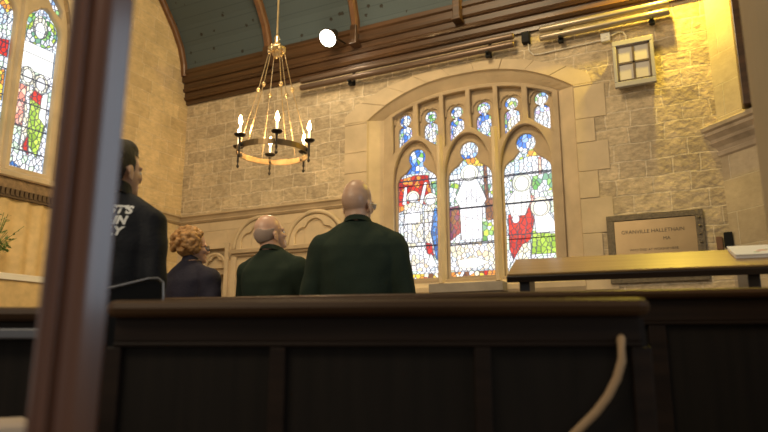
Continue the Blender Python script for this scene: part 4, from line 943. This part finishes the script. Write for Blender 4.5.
# pale cushion lower left
pc = onZ(5, 424, .62); rzc = heading(20)
cs = empty('kneeler_cushion', (pc.x, pc.y, .44), rzc, 'pale cushion on the bench at the lower left corner', 'cushion')
bm = bmesh.new(); box(bm, -.20, .055, -.09, .13, .12, .185); c_ = obj('cushion_body', bm, M['cushion'], cs, bevel=.02)
bm = bmesh.new(); tube(bm, [(-.2, -.09, .15), (.055, -.09, .15)], .006, 6); obj('piping', bm, M['cord'], cs)
bm = bmesh.new(); box(bm, -.22, .07, -.07, .16, -.44, .12)
st = empty('bench', (pc.x, pc.y, 0), rzc, 'low dark wooden bench under the pale cushion at lower left', 'bench')
bm.free(); bm = bmesh.new(); box(bm, -.22, .065, -.08, .15, .52, .56); obj('seat', bm, M['dark_wood'], st, bevel=.005)
for x in (-.2, .02):
    bm = bmesh.new(); box(bm, x, x+.03, -.06, .13, 0, .52); obj('leg', bm, M['dark_wood'], st, bevel=.004)
# light on the near pew's curved armrest edge, modelled as a tan tube
cpts = [(621, 341), (622, 360), (617, 378), (608, 396), (596, 412), (580, 428), (562, 446)]
pe = onZ(650, 303, .91); dist = math.hypot(pe.x, pe.y)-.02
bm = bmesh.new(); tube(bm, [at_d(621, 334, dist+.05)]+[at_d(x, y, dist-.0-i*.004) for i, (x, y) in enumerate(cpts)], .0105, 10)
tag(obj('lit_arm_edge', bm, M['cord'], smooth=True), 'tan tube standing for light on the curved armrest edge of the nearest pew', 'cord')
# sloping book desk at right
A0 = onZ(507, 274, 1.155); B0 = onZ(800, 263, 1.155)
A0.z = B0.z = 0; L_ = (B0-A0).length; rzd = math.atan2(B0.y-A0.y, B0.x-A0.x)
dk = empty('book_desk', A0, rzd, 'sloping wooden book desk with golden sheen carrying a booklet at right', 'desk')
sl_ = R(19); T = Matrix.Translation((0, 0, 1.155)) @ Matrix.Rotation(sl_, 4, 'X')
bm = bmesh.new(); box(bm, 0, L_, 0, .36, -.010, 0.0); bm.transform(T); obj('desk_top', bm, M['desk_wood'], dk, bevel=.003)
bm = bmesh.new(); box(bm, -.003, L_, -.012, .36, -.042, -.0105); bm.transform(T); obj('desk_edge', bm, M['desk_dark'], dk, bevel=.004)
for x in (.05, 1.05):
    bm = bmesh.new(); loft(bm, [[(xx, y, z) for y, z in ((.06, 0), (.30, 0), (.30, 1.155+.30*math.tan(sl_)-.045), (.06, 1.155+.06*math.tan(sl_)-.045))] for xx in (x, x+.05)]); obj('desk_support', bm, M['desk_dark'], dk, bevel=.004)
bm = bmesh.new(); box(bm, .10, L_-.05, .27, .30, .1, 1.0); obj('desk_front', bm, M['desk_dark'], dk)
# booklet on the desk
xb = None
dinv = dk.matrix_basis.inverted() if False else (Matrix.Translation(A0) @ Matrix.Rotation(rzd, 4, 'Z')).inverted()
def desk_local(x, y):
    o0 = dinv @ Vector((0, 0, CH)); r = dinv.to_3x3() @ ray(x, y)
    n_ = T.to_3x3() @ Vector((0, 0, 1)); p0_ = T @ Vector((0, 0, 0)); t = (p0_-o0).dot(n_)/r.dot(n_)
    return T.inverted() @ (o0+r*t)
q1 = desk_local(736, 259)
bk = empty('booklet', tuple((Matrix.Translation(A0) @ Matrix.Rotation(rzd, 4, 'Z') @ T) @ Vector((q1.x, q1.y, 0))), 0, 'white printed booklet with red and green marks lying on the sloping desk', 'booklet')
bk.rotation_euler = (Matrix.Rotation(rzd, 4, 'Z') @ Matrix.Rotation(sl_, 4, 'X')).to_euler()
bm = bmesh.new(); box(bm, 0, .30, 0, .20, .001, .018); obj('pages', bm, M['paper'], bk, bevel=.002)
bm = bmesh.new(); box(bm, -.003, .303, -.004, .203, .018, .021); obj('cover', bm, M['paper'], bk)
for i in range(16):
    bm = bmesh.new(); x = .08+.22*((i*7) % 16)/16; y = .03+.13*((i*5) % 11)/11; box(bm, x, x+.022, y, y+.012, .021, .0216); obj('printed_mark', bm, M['print_red'] if i % 3 else M['print_green'], bk)
# dark high-backed chair between pew and left person
cl = at_d(134, 292, 2.62); chr_ = empty('chair', (cl.x, cl.y, 0), heading(136)+R(14), 'black high-backed chair with grey top edge behind the far pew', 'chair')
bm = bmesh.new(); pts_ = [(-.14, .95), (-.14, 1.005), (-.05, 1.03), (.05, 1.062), (.085, 1.065), (.105, 1.05), (.108, .95), (.108, .50), (-.14, .50)]
loft(bm, [[(x, y, z) for x, z in pts_] for y in (0, .035)]); obj('backrest', bm, M['black'], chr_, bevel=.008)
bm = bmesh.new(); tube(bm, [(-.14, -.004, 1.005), (-.05, -.004, 1.032), (.05, -.004, 1.064), (.085, -.004, 1.067), (.106, -.004, 1.052), (.110, -.004, 1.0), (.110, -.004, .9)], .005, 8); obj('edge_highlight', bm, M['chrome'], chr_)  # grey strip put in for the highlight along the chair's top edge
bm = bmesh.new(); box(bm, -.16, .14, .0, .32, .44, .50); obj('seat', bm, M['black'], chr_, bevel=.015)
for x in (-.15, .12):
    for y in (.01, .30):
        bm = bmesh.new(); tube(bm, [(x, y, 0), (x, y, .46)], .012, 8); obj('leg', bm, M['chrome'], chr_)
# moulded screen post at the left
pp = floor_at(70, 1.02)
po = empty('screen_post', (pp.x, pp.y, 0), heading(70), 'tall polished dark wooden post with moulded edges close at left', 'post')
sec = [(-.044, .03), (-.044, -.012), (-.040, -.020), (-.033, -.020), (-.030, -.026), (-.022, -.030), (-.016, -.024), (-.010, -.030), (-.002, -.038), (.010, -.041), (.014, -.038), (.043, -.0215), (.043, .03), (.02, .05), (-.02, .05)]
bm = bmesh.new(); loft(bm, [[(x*s, y*s, z) for x, y in sec] for s, z in ((1.1, 0), (1.1, .40), (1.0, .45), (1.0, 5.2))]); obj('shaft', bm, M['post_wood'], po, smooth=False, bevel=.0015)
bm = bmesh.new(); box(bm, -.058, .058, -.054, .06, 0, .22); obj('plinth', bm, M['post_wood'], po, bevel=.006)
